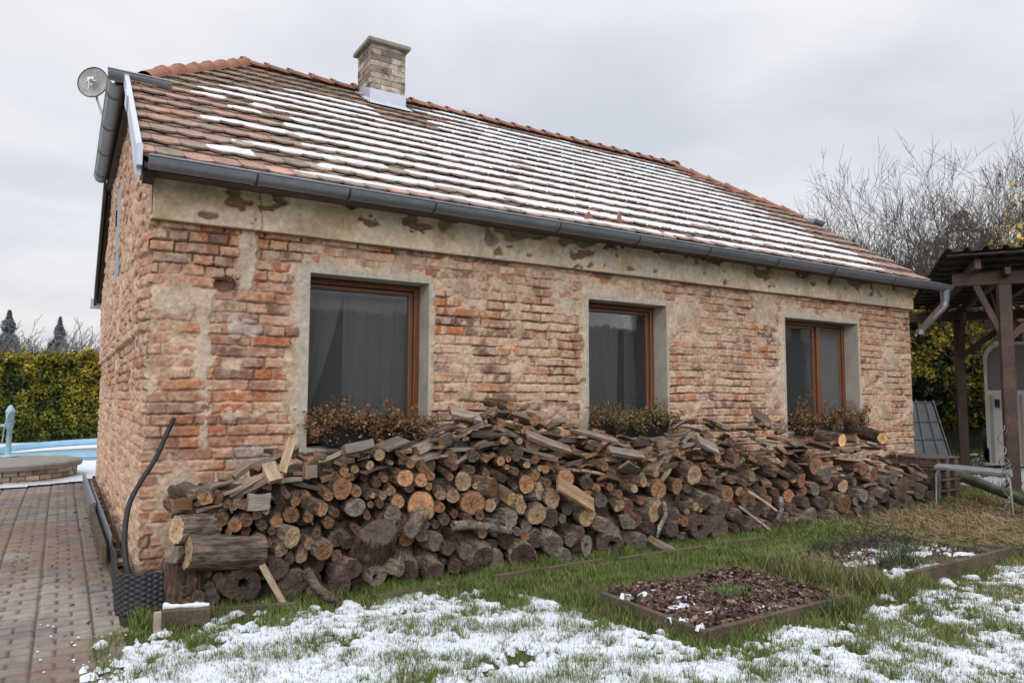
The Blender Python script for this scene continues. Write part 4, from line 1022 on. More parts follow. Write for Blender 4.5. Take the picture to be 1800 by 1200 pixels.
HERO_A = """60,580,33,d;325,622,25,o;265,580,38,b;375,640,17,t;375,742,42,o;290,715,42,b;450,715,40,b;505,685,29,t;628,720,37,o;545,745,30,d;520,815,31,o;575,848,26,o;335,790,18,t;
705,680,48,b;735,602,31,o;686,570,18,o;922,572,33,o;1003,530,56x66,o;1095,545,34,b;883,650,33x46,o,n;970,670,27,b;922,730,34,b;700,812,52x66,t,g;652,882,50,t;815,850,38,t;760,930,37,t;620,1002,68,d,d;690,945,30,d,d;
890,893,58,b,g;1090,640,64x58,g,d;1160,575,20,b;1185,568,19,t;1243,567,29,t;1295,540,32,t;1340,605,44,o;1175,622,20,b;1366,465,52,o;1460,480,42,o;1408,385,27,o;1490,420,33,o;1290,378,14,t;1218,332,34,t,l;1375,350,18,b;1520,455,30,o;1408,525,30,b;1472,628,74x93,o;
1300,682,58,g,d;1200,1042,62,g,g,h;1360,1012,82,d,g;1522,1045,52,d,d;1062,1000,62,d,g;985,1092,66,d,d;730,1092,88,d,g;420,1092,112x100,d,g,h;1100,780,24,b;1390,820,48,b,d;1480,800,42,g,d;1250,700,30,b;800,700,30,b;560,660,22,t;590,780,22,b;1040,850,40,d,d;1130,930,45,d,d;860,790,26,b;1150,690,22,b;1420,700,26,b;1330,430,22,b;1260,470,22,b;1230,620,24,b;1060,460,24,b;985,470,20,b;840,640,24,d"""
HERO_B = """655,40,29,o;795,130,31,o;597,142,27,o;615,245,27,t;705,250,21,t;795,262,58x54,t;700,325,42,d;520,352,26,o;600,368,29,o;650,355,20,o;640,403,17,o;690,430,24,b;750,388,30x22,t;830,408,19,t;860,415,26,o;975,465,52,o;1108,437,24,o;1215,400,28,o;1230,335,27,b;1110,495,38,d,g;872,497,28,b;744,505,38x54,o;825,545,44x56,t,g;904,590,46x57,t,g;370,485,37x58,t;470,500,48x38,t,n,w;560,520,44x57,b;685,520,18,g;437,612,84x72,o;320,570,38x44,t;240,565,37x33,t;185,515,24,o;250,640,37x30,o;546,625,32x42,t;652,600,54x58,y,n,w;720,620,46x58,t,g;655,700,47x54,g,g;820,680,58x62,t,g;965,705,25x30,g,d;1110,695,58x63,t,g;1195,600,43,g,n;1290,625,40,t,n,w;1355,635,46x50,b;1400,715,32x38,b;1500,660,58x70,t,g;1530,530,47x58,o;1505,440,34x24,o;1435,485,34,t;1600,762,48,g,d;1585,690,48,d;1650,715,19,o;215,840,52x61,g,g;220,740,27,g;165,745,24,g;280,712,33,d;60,772,66,d,d;400,912,44x48,g,g;640,830,56,d,d;495,787,33,t;590,955,43x66,g,g;740,925,84x80,k,l,q;205,1012,58,d,g;60,1022,64,d,g;330,987,44,d,d;440,1030,52,d,d;905,860,62,g,g;975,935,48,g,l;1010,820,48,g,d;1105,880,58x73,g,d,h;1250,866,75x68,d,g,h;1230,750,30x44,g,l;1330,742,66x55,g,l,w;1422,840,54x48,g,g;500,920,60,d,g;560,860,32,d,d;350,830,44,d,d;880,700,60,d,g;1060,780,32,d,g;300,880,42,d,d;700,780,24,g,g;1480,760,38,d,d;1300,560,26,b;1240,520,24,b;1380,530,26,t;1000,560,26,b;610,470,26,d;520,440,24,b;430,420,26,b;300,460,24,b;1150,370,22,b;450,340,36,d;330,400,24,b;400,700,30,d,d;480,690,28,b;160,670,20,b;1000,650,34,g,d;1420,600,26,b"""
HERO_C = """130,505,42x46,b,d;235,440,28x58,t;365,482,38x34,g,l;365,330,27x38,o;300,592,46,d,g;380,640,36x60,g,g;425,548,24x50,b;545,587,36x60,o,n;560,450,20x34,t;520,490,22,b;930,390,37x54,o,n;850,475,27x38,r,n;995,435,27x48,g,l;1080,505,27x41,t,d;1312,228,34x36,y,d;1085,240,11x38,y;1100,610,40x50,b,g;1160,590,26,g;930,522,30x38,g,g;965,600,34,d,g;1040,690,31x38,g,g;920,682,52,g,l;1240,660,32,g,d;1265,612,38,g,g;1200,560,40,g,g;1378,455,30x40,g,g;1200,410,34,r;1258,440,38x46,r,l;1430,532,58,d,g;1530,542,42,d,d;1390,632,40,d,d;1470,622,46,d,d;640,740,32x42,b,g,h;735,732,34,d,g;825,722,28,d,g;272,745,84x78,d,d,h;372,748,74,d,d;180,706,31,o;185,650,19,t;240,620,19x28,t;205,590,17,t;265,642,14,t;232,667,13,o;475,672,34,g,l,h;590,640,42,d,g;110,662,36,g,d;100,752,42,d,d;60,640,34,d,d;720,600,34,d,d;760,500,24,b;690,430,24,b;620,370,16,b;660,362,16,b;630,540,30,b,d;800,640,34,d,g;870,600,34,d,d;1330,560,40,d,g;1310,690,32,d,d;1120,690,30,d,g;1340,480,28,d,g;1150,480,24,g;450,470,24,b;330,430,26,b;290,390,22,b;470,350,20x30,b;200,520,26,d,g;1600,480,24,b;1590,560,26,d;520,700,30,d,d;840,420,22,d;1010,560,26,d,d;1180,640,26,g,g;690,690,28,d,d"""
items = []
for txt, ox, sc_ in ((HERO_A, 300, 3.333), (HERO_B, 700, 3.334), (HERO_C, 1150, 3.273)):
    for q in txt.replace('\n', '').split(';'):
        p = q.split(','); rr = p[2].split('x'); rx = float(rr[0]); ry = float(rr[-1])
        items.append((ox+float(p[0])/sc_, 700+float(p[1])/sc_, rx/sc_, ry/sc_, p[3], p[4] if len(p) > 4 else 'n', p[5] if len(p) > 5 else ''))
OCC = []
for i, (u, v, rx, ry, cut, bark, fl) in enumerate(items):
    r = random.Random(1000+i); P = face_pt(u, v, off=r.uniform(-.03, .06)); dep = pix(P)[2]
    wr = ry/FPX*dep; wx = wr*max(.9, min(1.15, rx/ry))
    # logs point out of the pile, turned a little towards the open side
    to = Vector((P[0]-CAM[0], P[1]-CAM[1], 0)).normalized(); n0 = Vector((0, 1, 0)).lerp(to, .30 if u < 1100 else .16)
    yaw = r.gauss(0, .16); n0 = Vector((n0.x+yaw, n0.y, r.gauss(.06, .10))).normalized()
    if rx/ry < .8 and u < 1150: n0 = Vector((n0.x-.55*(1 if i % 3 else -1), n0.y, n0.z)).normalized()
    zmin = wr*.92
    Pz = max(P[2], zmin)
    ln = max(.22, r.uniform(.30, .42))
    if bark == 'n' and cut in 'dg': bark = 'd'
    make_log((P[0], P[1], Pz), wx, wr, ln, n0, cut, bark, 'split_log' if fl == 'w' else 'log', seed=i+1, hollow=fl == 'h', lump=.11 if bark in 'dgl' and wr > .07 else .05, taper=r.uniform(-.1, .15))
    OCC.append((u, v, (rx+ry)/2))
# logs laid lengthwise at the left end of the pile
def lay(u0, v0, u1, v1, y0, y1, r_, cut, bark, seed, kind='log'):
    a = Vector(ony(u0, v0, y0)); b_ = Vector(ony(u1, v1, y1)); d = b_-a
    return make_log(a, r_, r_, d.length, d, cut, bark, kind, seed=seed, lump=.06)
lay(331, 971, 459, 969, -.90, -.86, .098, 't', 'g', 501); lay(309, 930, 378, 926, -.80, -.70, .080, 't', 'g', 502); lay(308, 974, 335, 972, -.82, -.8, .050, 'g', 'g', 503)
lay(720, 930, 745, 905, -.95, -.75, .055, 'g', 'g', 504); lay(452, 957, 470, 940, -.93, -.6, .03, 't', 'n', 505)
lay(705, 1000, 650, 985, -1.0, -.8, .05, 'g', 'l', 506)
# upright stump at the corner
sp_ = onz(327, 1079); stp = make_log((sp_[0], sp_[1]+.12, .285), .128, .128, .285, (0.03, .02, -1), 'g', 'd', 'stump', seed=510, lump=.09, record=False)
tag(stp, 'thick upright stump with dark furrowed bark at the left front corner of the woodpile', 'stump')
sp2 = ony(662, 975, -1.0); st2 = make_log((sp2[0]+.01, -.95, sp2[2]+.135), .125, .105, .24, (.14, .75, -1), 'd', 'd', 'stump', seed=511, lump=.16, record=False, taper=.12)
tag(st2, 'black barked stump standing inside the pile below the first window, grey top showing', 'stump')
# half-round block with a grey sawn top, and small block on the left shoulder
lay(359, 880, 372, 862, -.80, -.50, .055, 'o', 'g', 512, 'split_log')

# gap fillers just behind the face
random_r = random.Random(77); PT = [(300, 870), (360, 852), (420, 822), (480, 780), (560, 792), (660, 778), (760, 742), (860, 716), (940, 728), (1050, 748), (1140, 765), (1220, 728), (1300, 748), (1340, 724), (1400, 768), (1500, 764), (1580, 790), (1640, 838)]
PL = [(300, 905), (420, 880), (540, 852), (600, 835), (700, 808), (800, 805), (900, 802), (1000, 828), (1100, 842), (1200, 850), (1300, 842), (1400, 850), (1500, 852), (1600, 862), (1645, 880)]
PB = [(300, 1080), (380, 1065), (500, 1060), (760, 1030), (930, 1002), (1100, 972), (1240, 955), (1430, 925), (1600, 905), (1645, 898)]
itp = lambda T, u: float(np.interp(u, [a for a, b in T], [b for a, b in T]))
nf = 0; tries = 0
while nf < 75 and tries < 6000:
    tries += 1; u = random_r.uniform(315, 1625); v = random_r.uniform(itp(PL, u)-8, itp(PB, u)-16)
    rr = random_r.uniform(8, 17)*(1.0 if u < 1200 else .8)
    if any((u-a)**2+(v-b)**2 < ((rr+c)*.82)**2 for a, b, c in OCC): continue
    P = face_pt(u, v, off=.05+random_r.uniform(0, .05)); wr = rr/FPX*pix(P)[2]
    low = (v-itp(PL, u))/(itp(PB, u)-itp(PL, u))
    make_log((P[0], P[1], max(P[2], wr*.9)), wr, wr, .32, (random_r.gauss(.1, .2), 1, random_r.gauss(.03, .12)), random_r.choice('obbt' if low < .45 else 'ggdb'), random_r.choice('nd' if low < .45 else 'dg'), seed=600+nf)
    OCC.append((u, v, rr)); nf += 1
# deep layer: past the three hundred that show largest, one object
deep = MB(); k = 0
for z in np.arange(.07, .85, .125):
    for x in np.arange(.32, 8.2, .15):
        v_ = pix((x, -.96+.4*z, z)); 
        if v_[1] < itp(PL, v_[0])-15: continue
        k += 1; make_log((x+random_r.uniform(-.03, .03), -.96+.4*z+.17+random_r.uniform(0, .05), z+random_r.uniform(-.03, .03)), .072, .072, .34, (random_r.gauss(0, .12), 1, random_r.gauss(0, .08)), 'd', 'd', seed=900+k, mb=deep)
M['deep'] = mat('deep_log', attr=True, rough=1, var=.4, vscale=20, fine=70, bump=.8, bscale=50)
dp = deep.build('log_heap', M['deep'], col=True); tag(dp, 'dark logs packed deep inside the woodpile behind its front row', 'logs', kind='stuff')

# boards and offcuts thrown on top
BOARDS = []
BC = [(116, 104, 94), (98, 84, 74), (134, 122, 108), (84, 71, 63), (104, 88, 76), (122, 106, 90), (76, 66, 60), (104, 95, 88), (128, 110, 90)]
def make_board(P, ln, w, t, direction, roll, col=None, seed=0, rec=True, name='board', splint=False):
    r = random.Random(seed+17); me = MB(); J = 4; vs_ = []
    kx = r.uniform(-.012, .012); kz = r.uniform(-.008, .008); tp = r.uniform(-.2, .15)
    for j in range(J+1):
        f = j/J; wj = w/2*(1+tp*f+r.uniform(-.04, .04)); tj = t/2*(1+r.uniform(-.12, .12)); ox_ = kx*math.sin(math.pi*f); oz = kz*math.sin(math.pi*f)
        a = (f-.5)*ln+(r.uniform(-.008, .008) if j in (0, J) else 0)
        sk = r.uniform(-.006, .006)*(j in (0, J))
        prof = [(-wj, -tj), (wj, -tj*(.4 if splint else 1)), (wj*.98, tj*(.4 if splint else 1)), (-wj*.98, tj)]
        for i_, (x, z) in enumerate(prof): vs_.append((a+(sk if i_ in (0, 3) else -sk), x+ox_, z+oz))
    fs = [(j*4+k_, j*4+(k_+1) % 4, (j+1)*4+(k_+1) % 4, (j+1)*4+k_) for j in range(J) for k_ in range(4)]
    me.add(vs_, fs, 0); me.f += [(3, 2, 1, 0), (J*4, J*4+1, J*4+2, J*4+3)]; me.m += [1, 1]; me.sm += [False, False]
    o = me.build(name, [M['board'], M['board_end']], bevel=.0025)
    cc = col or r.choice(BC); o.color = jit(cc, .15, r)
    d = Vector(direction).normalized(); q = d.to_track_quat('X', 'Z'); o.rotation_mode = 'QUATERNION'
    from mathutils import Quaternion
    o.rotation_quaternion = q @ Quaternion((1, 0, 0), roll); o.location = P
    if rec: BOARDS.append((o, 'long' if ln > .42 else ('short' if ln < .27 else 'medium'), 'pale' if sum(cc) > 370 else ('dark' if sum(cc) < 250 else 'grey brown'), 'splintered' if splint else ('narrow' if w < .065 else 'wide')))
    return o
rb = random.Random(4242); nb = 0
cells = []
for iu in range(62):
    u = 318+iu*21.5
    top = itp(PT, u); low = itp(PL, u)
    nl = max(2, int(round((low-top)/15.5)))
    for j in range(nl): cells.append((u, top+4+(j+.5)*(low+6-top)/nl))
rb.shuffle(cells); cells = [c for c in cells if c[0] > 740 or rb.random() < .62]
for (u, v) in cells[:282]:
    u2 = u+rb.uniform(-10, 10); v2 = v+rb.uniform(-5, 5); top = itp(PT, u2)
    P = face_pt(u2, v2, off=.02+abs(rb.gauss(0, .07)), y0=-.92)
    slope = -(itp(PT, u2+45)-itp(PT, u2-45))/90*.9
    splint = rb.random() < .35
    if rb.random() < (.62 if u < 760 else .42):
        d = (rb.gauss(.25, .35), 1, rb.gauss(.02, .12)); ln = rb.uniform(.24, .36); P = P+np.array([d[0], 1, d[2]])*ln*.35
        roll = rb.gauss(-slope*.3, .35)
    else:
        d = (1, rb.gauss(.25, .35), slope+rb.gauss(0, .16)); ln = rb.uniform(.14, .36); roll = rb.gauss(-.15, .35)
    if u < 420: ln = min(ln, .24)
    w = rb.uniform(.045, .115) if u < 1150 else rb.uniform(.04, .10); t = rb.uniform(.018, .04)
    make_board(P, ln, w*(.75 if splint else 1), t, d, roll, seed=nb, splint=splint); nb += 1
def board_at(u0, v0, u1, v1, y0, y1, w, t, roll, col, seed, **k):
    a = ony(u0, v0, y0); b_ = ony(u1, v1, y1); return make_board((a+b_)/2, float(np.linalg.norm(b_-a)), w, t, b_-a, roll, col, seed, **k)
board_at(495, 832, 513, 772, -.66, -.60, .055, .025, .9, (160, 138, 112), 801)
board_at(472, 815, 486, 846, -.62, -.74, .09, .035, .2, (150, 132, 110), 802)
board_at(436, 882, 475, 880, -.80, -.80, .10, .045, 1.45, (130, 122, 114), 803)
board_at(533, 830, 553, 828, -.74, -.74, .085, .06, 1.5, (128, 112, 98), 804)
board_at(304, 890, 336, 887, -.80, -.78, .07, .045, 1.4, (110, 80, 54), 805)
board_at(603, 792, 655, 780, -.62, -.60, .07, .07, 1.2, (126, 116, 108), 806)
board_at(1300, 890, 1362, 938, -.92, -.96, .02, .02, .3, (170, 160, 148), 807)
board_at(1314, 862, 1366, 898, -.86, -.93, .03, .02, .3, (184, 172, 158), 808)
board_at(1278, 773, 1314, 822, -.62, -.70, .05, .02, .3, (74, 60, 52), 809)
board_at(1145, 948, 1182, 966, -1.02, -1.06, .085, .045, .2, (128, 116, 104), 810)
board_at(790, 722, 845, 735, -.5, -.5, .10, .03, .7, (140, 126, 112), 811)
board_at(925, 762, 1000, 790, -.64, -.66, .09, .03, .7, (128, 112, 98), 812)
board_at(1000, 752, 1085, 775, -.58, -.60, .07, .025, .6, (130, 114, 100), 813)
board_at(1070, 790, 1130, 800, -.66, -.66, .07, .03, .9, (124, 112, 102), 814)
board_at(980, 850, 1042, 888, -.84, -.88, .13, .03, .9, (134, 110, 84), 815)
board_at(1225, 772, 1260, 790, -.64, -.68, .13, .03, .7, (120, 112, 106), 816)
board_at(1322, 722, 1352, 742, -.5, -.5, .15, .03, 1.0, (90, 78, 70), 817)
board_at(1560, 822, 1635, 842, -.5, -.55, .07, .03, .5, (140, 116, 96), 818)
stick = board_at(461, 993, 508, 1077, -.98, -1.02, .028, .028, .3, (170, 150, 128), 820, rec=False, name='stick')
stick.location.z -= .0; tag(stick, 'pale straight stick leaning on the pile, its foot in the grass', 'stick')

# crooked branch pieces
def branch(name, pts, rr, col, label, cat='branch'):
    b = MB(); b.tube([Vector(p) for p in pts], rr, 12); o = b.build(name, M['bark']); o.color = (*lin(col), 1); tag(o, label, cat); return o
branch('branch', [face_pt(796, 924, -.05), face_pt(830, 922, -.06), face_pt(865, 927, -.06), face_pt(897, 933, -.04)], [.035, .032, .028, .026], (128, 114, 102), 'grey curved branch lying across the middle of the pile')
branch('branch', [face_pt(537, 1004, -.02), face_pt(556, 1032, -.06), np.array(onz(580, 1050, .05)), np.array(onz(600, 1058, .02))], [.035, .03, .026, .02], (104, 90, 80), 'dark bent branch whose end lies in the snowy grass at the foot of the pile')
branch('branch', [face_pt(1167, 882, -.06), face_pt(1171, 905, -.08), face_pt(1160, 925, -.08), face_pt(1155, 945, -.06)], [.014, .02, .018, .01], (140, 130, 122), 'thin silvery forked root hanging in front of logs below the middle window')
branch('branch', [face_pt(1372, 875, -.05), face_pt(1374, 895, -.08), face_pt(1366, 915, -.08)], [.025, .022, .02], (120, 108, 98), 'short grey crooked branch standing on end below the third window')

# labels for every piece of the pile
ORD = ['first', 'second', 'third', 'fourth', 'fifth', 'sixth', 'seventh', 'eighth', 'ninth', 'tenth', 'eleventh', 'twelfth', 'thirteenth', 'fourteenth', 'fifteenth', 'sixteenth', 'seventeenth', 'eighteenth', 'nineteenth', 'twentieth']
def zone(u):
    return ('at the left end' if u < 520 else 'below the first window' if u < 770 else 'between first and middle windows' if u < 1030 else
            'below the middle window' if u < 1180 else 'between middle and third windows' if u < 1370 else 'below the third window' if u < 1520 else 'at the right end')
def assign(recs, noun, cat, group, rowword):
    keys = {}
    for rec in recs:
        o = rec[0]; u, v, _ = pix(o.location); f = (v-itp(PT, u))/(itp(PB, u)-itp(PT, u)); row = rowword(f)
        keys.setdefault((rec[1:], zone(u), row), []).append((u, o))
    for (d, z, row), lst in keys.items():
        lst.sort(key=lambda q: q[0])
        for i, (u, o) in enumerate(lst):
            txt = noun(d)+', '+row+' row '+z
            if len(lst) > 1: txt += ', '+ORD[min(i, 19)]+' from left'
            tag(o, txt, cat(d), group)
rw = lambda f: 'bottom' if f > .80 else 'lower' if f > .60 else 'middle' if f > .38 else 'upper'
assign(LOGS, lambda d: (d[1]+' '+d[2]+('-ended split log' if d[0] == 'split_log' else '-ended log')), lambda d: 'split log' if d[0] == 'split_log' else 'log', 'logs stacked in the woodpile', rw)
rw2 = lambda f: 'top' if f < .10 else 'second' if f < .2 else 'third' if f < .32 else 'fourth'
assign(BOARDS, lambda d: ' '.join(d)+' board', lambda d: 'board', 'boards and offcuts thrown on the woodpile', rw2)

# ================================================================== things at the foot of the wall
def twig_tuft():
    r = random.Random(31); b = MB(); c = Vector((.53, -.0, 1.99))
    for i in range(46):
        p = c+Vector((r.uniform(-.03, .05), r.uniform(-.0, .03), r.uniform(-.02, .07))); d = Vector((r.gauss(-.3, .6), r.gauss(-.6, .4), r.gauss(-.1, .8))).normalized()*r.uniform(.03, .10)
        b.tube([p, p+d*.5+Vector((0, 0, r.uniform(-.01, .01))), p+d], [.0026, .002, .001], 4)
    o = b.build('twig_nest', mat('dry_twigs', base=(.10, .075, .06), rough=.9, var=.4, vscale=60, fine=0, bump=0)); tag(o, 'small tuft of dry twigs sticking out of the hole in the brick wall', 'nest')
twig_tuft()

def leaf_cloud(name, P, size, cols, matl, parent=None, seed=0, elong=1.7, flat=0.0, ncols=None):
    """many small folded leaves at points P (n,3), linear colours cols (n,3)"""
    r = np.random.RandomState(seed); n = len(P)
    a = r.normal(size=(n, 3)); a[:, 2] *= (1-flat); a /= np.linalg.norm(a, axis=1)[:, None]
    b_ = r.normal(size=(n, 3)); b_[:, 2] *= (1-flat); b_ -= a*(a*b_).sum(1)[:, None]; b_ /= np.linalg.norm(b_, axis=1)[:, None]
    nn = np.cross(a, b_)
    s = (np.asarray(size)*r.uniform(.6, 1.3, n))[:, None]
    V = np.stack([P-a*s*elong*.5, P+b_*s*.5+nn*s*.12, P+a*s*elong*.5, P-b_*s*.5+nn*s*.12], 1)
    return np_mesh(name, V.reshape(-1, 3), np.arange(4*n).reshape(-1, 4), matl, parent, np.repeat(cols, 4, 0))

debris()
# flower boxes with withered plants on the three sills
def planter(i, xa, xb, ya, z0, n_leaf, greens, label, top, side_spill):
    root = empty('flower_box', ((xa+xb)/2, ya+.07, z0)); ox, oy, oz = root.location
    b = MB(); h = .15; w0, w1 = .055, .075
    L_ = (xb-xa)/2
    prof = [(-L_+.02, w0, 0), (L_-.02, w0, 0), (L_, w1, h), (-L_, w1, h)]
    vs_ = [(-L_+.03, -w0, 0), (L_-.03, -w0, 0), (L_-.03, w0, 0), (-L_+.03, w0, 0), (-L_, -w1, h), (L_, -w1, h), (L_, w1, h), (-L_, w1, h),
           (-L_+.012, -w1+.012, h), (L_-.012, -w1+.012, h), (L_-.012, w1-.012, h), (-L_+.012, w1-.012, h), (-L_+.012, -w1+.012, h-.03), (L_-.012, -w1+.012, h-.03), (L_-.012, w1-.012, h-.03), (-L_+.012, w1-.012, h-.03)]
    b.add(vs_, [(3, 2, 1, 0), (0, 1, 5, 4), (1, 2, 6, 5), (2, 3, 7, 6), (3, 0, 4, 7), (4, 5, 9, 8), (5, 6, 10, 9), (6, 7, 11, 10), (7, 4, 8, 11), (8, 9, 13, 12), (9, 10, 14, 13), (10, 11, 15, 14), (11, 8, 12, 15), (12, 13, 14, 15)])
    b.build('trough', M['black_plastic'], root, bevel=.004)
    r = np.random.RandomState(50+i); n = n_leaf
    # stems
    sb = MB(); rr = random.Random(60+i); tips = []
    ns = 90
    for k in range(ns):
        p = Vector((rr.uniform(-L_-.07, L_+side_spill), rr.uniform(-.06, .05), h-.02-(.08 if rr.random() < .25 else 0))); d = Vector((rr.gauss(0, .5), rr.gauss(-.35, .4), 1)).normalized(); ln = rr.uniform(.05, top)
        if rr.random() < .08: ln *= 1.5
        pts = [p]; 
        for j in range(4): d = (d+Vector((rr.gauss(0, .25), rr.gauss(-.05, .25), rr.gauss(-.22, .2)))).normalized(); p = p+d*ln/4; pts.append(p); tips.append(np.array(p))
        sb.tube(pts, [.0028, .0024, .002, .0015, .001], 4)
    sb.build('stems', mat('stem%d' % i, base=(.13, .075, .055), rough=.9, var=.3, vscale=30, fine=0, bump=0), root)
    T = np.array(tips); P = T[r.randint(0, len(T), n)]+r.normal(size=(n, 3))*.024
    P[:, 1] = np.clip(P[:, 1], -.22, .07)
    bc = lin([(142, 106, 74), (120, 86, 62), (160, 124, 88), (104, 80, 62), (128, 98, 60)])*.85; gc = lin([(96, 104, 54), (76, 92, 44), (120, 120, 70)]); pk = lin([(150, 90, 80), (176, 110, 100)])
    c = bc[r.randint(0, 5, n)]; g = r.rand(n) < greens; c = np.where(g[:, None], gc[r.randint(0, 3, n)], c); q = r.rand(n) < (.10 if i == 1 else .02); c = np.where(q[:, None], pk[r.randint(0, 2, n)], c)
    leaf_cloud('foliage', P, .017, c*r.uniform(.6, 1.2, (n, 1)), M['leaf'], root, 70+i, 1.5)
    tag(root, label, 'flower box')
planter(0, 1.16, 1.98, -.10, .85, 5200, .06, 'long dark flower box of withered brown plants at the first window', .24, .05)
planter(1, 3.72, 4.62, -.10, .85, 4600, .50, 'flower box with partly green and pink plants at the middle window', .27, .05)
planter(2, 6.6, 7.85, -.09, .80, 4800, .14, 'flower box full of dry brown stems at the third window', .30, .05)

# dimpled foundation membrane wrapped round the corner
def membrane():
    path = [(.14, -.73), (-.04, -.735), (-.115, -.70), (-.145, -.62), (-.14, -.40), (-.125, -.1), (-.115, .35), (-.105, .8)]
    P = np.array(path, float); seg = np.hypot(*np.diff(P, axis=0).T); S_ = np.r_[0, np.cumsum(seg)]
    s = np.arange(0, S_[-1], .006); z = np.arange(0, .235, .006); px_ = np.interp(s, S_, P[:, 0]); py_ = np.interp(s, S_, P[:, 1])
    tx = np.gradient(px_, s); ty = np.gradient(py_, s); nl = np.hypot(tx, ty); nx, ny = ty/nl, -tx/nl
    Sg, Z = np.meshgrid(s, z, indexing='ij'); p = .030
    a = (Sg/p) % 1; b_ = ((Z/p)+.5*(np.floor(Sg/p) % 2)) % 1
    bump = np.clip(1-np.hypot(a-.5, b_-.5)/.42, 0, 1)**.6*.011
    zt = Z*(1-.25*ss(.9, 1.5, Sg))
    V = np.stack([px_[:, None]-nx[:, None]*bump, py_[:, None]-ny[:, None]*bump, zt], -1)
    o = np_mesh('dimpled_membrane', V.reshape(-1, 3), grid_faces(len(s), len(z)), M['membrane'], None, smooth=True)
    o.modifiers.new('t', 'SOLIDIFY').thickness = .003
    tag(o, 'black dimpled foundation membrane bent round the base of the left corner', 'membrane')
membrane()
# plank and grey edging strip along the gable base, brick rubble between
b = MB(); b.beam((-.175, 2.9, .10), (-.165, .55, .115), .035, .13); tag(b.build('edging_plank', M['bed_board'], bevel=.004), 'weathered plank standing on edge along the foot of the gable wall', 'plank')
b = MB(); b.beam((-.165, 6.3, .08), (-.15, 2.8, .12), .03, .15); b.beam((-.125, 4.9, .12), (-.12, .60, .16), .008, .16); tag(b.build('edging_strip', M['zinc'], bevel=.003), 'grey plastic edging strip between the gable wall and the plank', 'edging')
def rubble():
    r = random.Random(9); n = 0
    for i in range(64):
        y = r.uniform(.1, 5.6); s = r.uniform(.020, .05); b = MB(); c = Vector((-.075+r.uniform(-.02, .015), y, .045+r.uniform(0, .04)))
        vs_ = []
        for sx in (-1, 1):
            for sy in (-1, 1):
                for sz in (-1, 1): vs_.append(c+Vector((sx*s*.6*r.uniform(.6, 1), sy*s*r.uniform(.7, 1.1), sz*s*.5*r.uniform(.6, 1))))
        b.add(vs_, [(0, 1, 3, 2), (4, 6, 7, 5), (0, 4, 5, 1), (2, 3, 7, 6), (0, 2, 6, 4), (1, 5, 7, 3)])
        o = b.build('brick_fragment', RUB, bevel=.004); o.color = (*(lin(r.choice([(178, 112, 84), (150, 96, 76), (170, 140, 116), (120, 90, 78)]))), 1)
        tag(o, 'brick fragment lying loose in the gap at the foot of the gable wall', 'brick fragment', 'brick fragments at the foot of the gable')
RUB = mat('rubble', objcol=True, rough=.95, var=.3, vscale=20, fine=90, bump=.6, bscale=60)
rubble()
b = MB(); b.cur = (.10, .07, .05); b.box((-.13, -.0, .0), (-.02, 6.7, .045)); tag(b.build('gravel_strip', M['soil'], col=True), 'narrow strip of brown dirt and grit at the foot of the gable wall', 'dirt', kind='stuff')

# black pipe leaning at the corner
hp = [ony(u, v, y) for u, v, y in ((306, 734, -.05), (292, 765, -.07), (272, 808, -.13), (245, 850, -.24), (226, 890, -.36), (219, 950, -.50), (226, 1010, -.62), (247, 1062, -.70))]
def smooth(pts, n=8):
    out = []; P = [Vector(p) for p in pts]; P = [P[0]]+P+[P[-1]]
    for i in range(1, len(P)-2):
        for k in range(n):
            t = k/n; a, b_, c, d = P[i-1:i+3]
            out.append(.5*((2*b_)+(c-a)*t+(2*a-5*b_+4*c-d)*t*t+(3*b_-a-3*c+d)*t**3))
    out.append(P[-2]); return out
b = MB(); b.tube(smooth(hp), .0155, 12)
tag(b.build('hose_pipe', M['black_plastic']), 'stiff black plastic pipe curving up against the left corner of the house', 'pipe')

# timber pieces at the front edge of the pile
def timber(name, a, b_, w, h, label, cat, m=None):
    q = MB(); q.beam(a, b_, w, h); o = q.build(name, m or M['bed_board'], bevel=.004); tag(o, label, cat); return o
p = onz(287, 1103); p2 = onz(372, 1098); timber('timber_block', (p[0], p[1]+.03, .045), (p2[0], p2[1]+.03, .045), .07, .085, 'short grey timber block with a snowy top in front of the upright stump', 'timber block')
sn = MB(); 
r = random.Random(2); xs_ = [p[0]+.005+(p2[0]-p[0]-.01)*i/14 for i in range(15)]
sn.tube([(x, p[1]+.06+(p2[1]-p[1])*i/14, .090+r.uniform(0, .004)) for i, x in enumerate(xs_)], [r.uniform(.009, .022) for _ in xs_], 8); tag(sn.build('block_snow', M['snow']), 'strip of snow on top of the timber block', 'snow', kind='stuff')
p = onz(276, 1116); timber('stake', (p[0], p[1], -.01), (p[0]+.0, p[1]+.01, .115), .035, .03, 'short pale square stake standing in the grass by the black membrane', 'stake', mat('pale_wood', base=(.30, .24, .19), rough=.9, var=.25, vscale=12, fine=80, bump=.4, bscale=60))
for i, (ua, va, ub, vb, lb) in enumerate([(378, 1080, 520, 1072, 'low edging board under the logs at the left end of the pile'), (660, 1058, 795, 1037, 'low weathered edging board under the pile below the first window'), (868, 1022, 1058, 992, 'pale edging board under the pile between first and middle windows'), (1085, 990, 1250, 966, 'low edging board under the pile below the middle window'), (1270, 962, 1345, 952, 'short low edging board under the pile left of the third window')]):
    a = onz(ua, va); c = onz(ub, vb); timber('edging_board', (a[0], a[1], .006), (c[0], c[1], .008), .035, .075, lb, 'edging board')

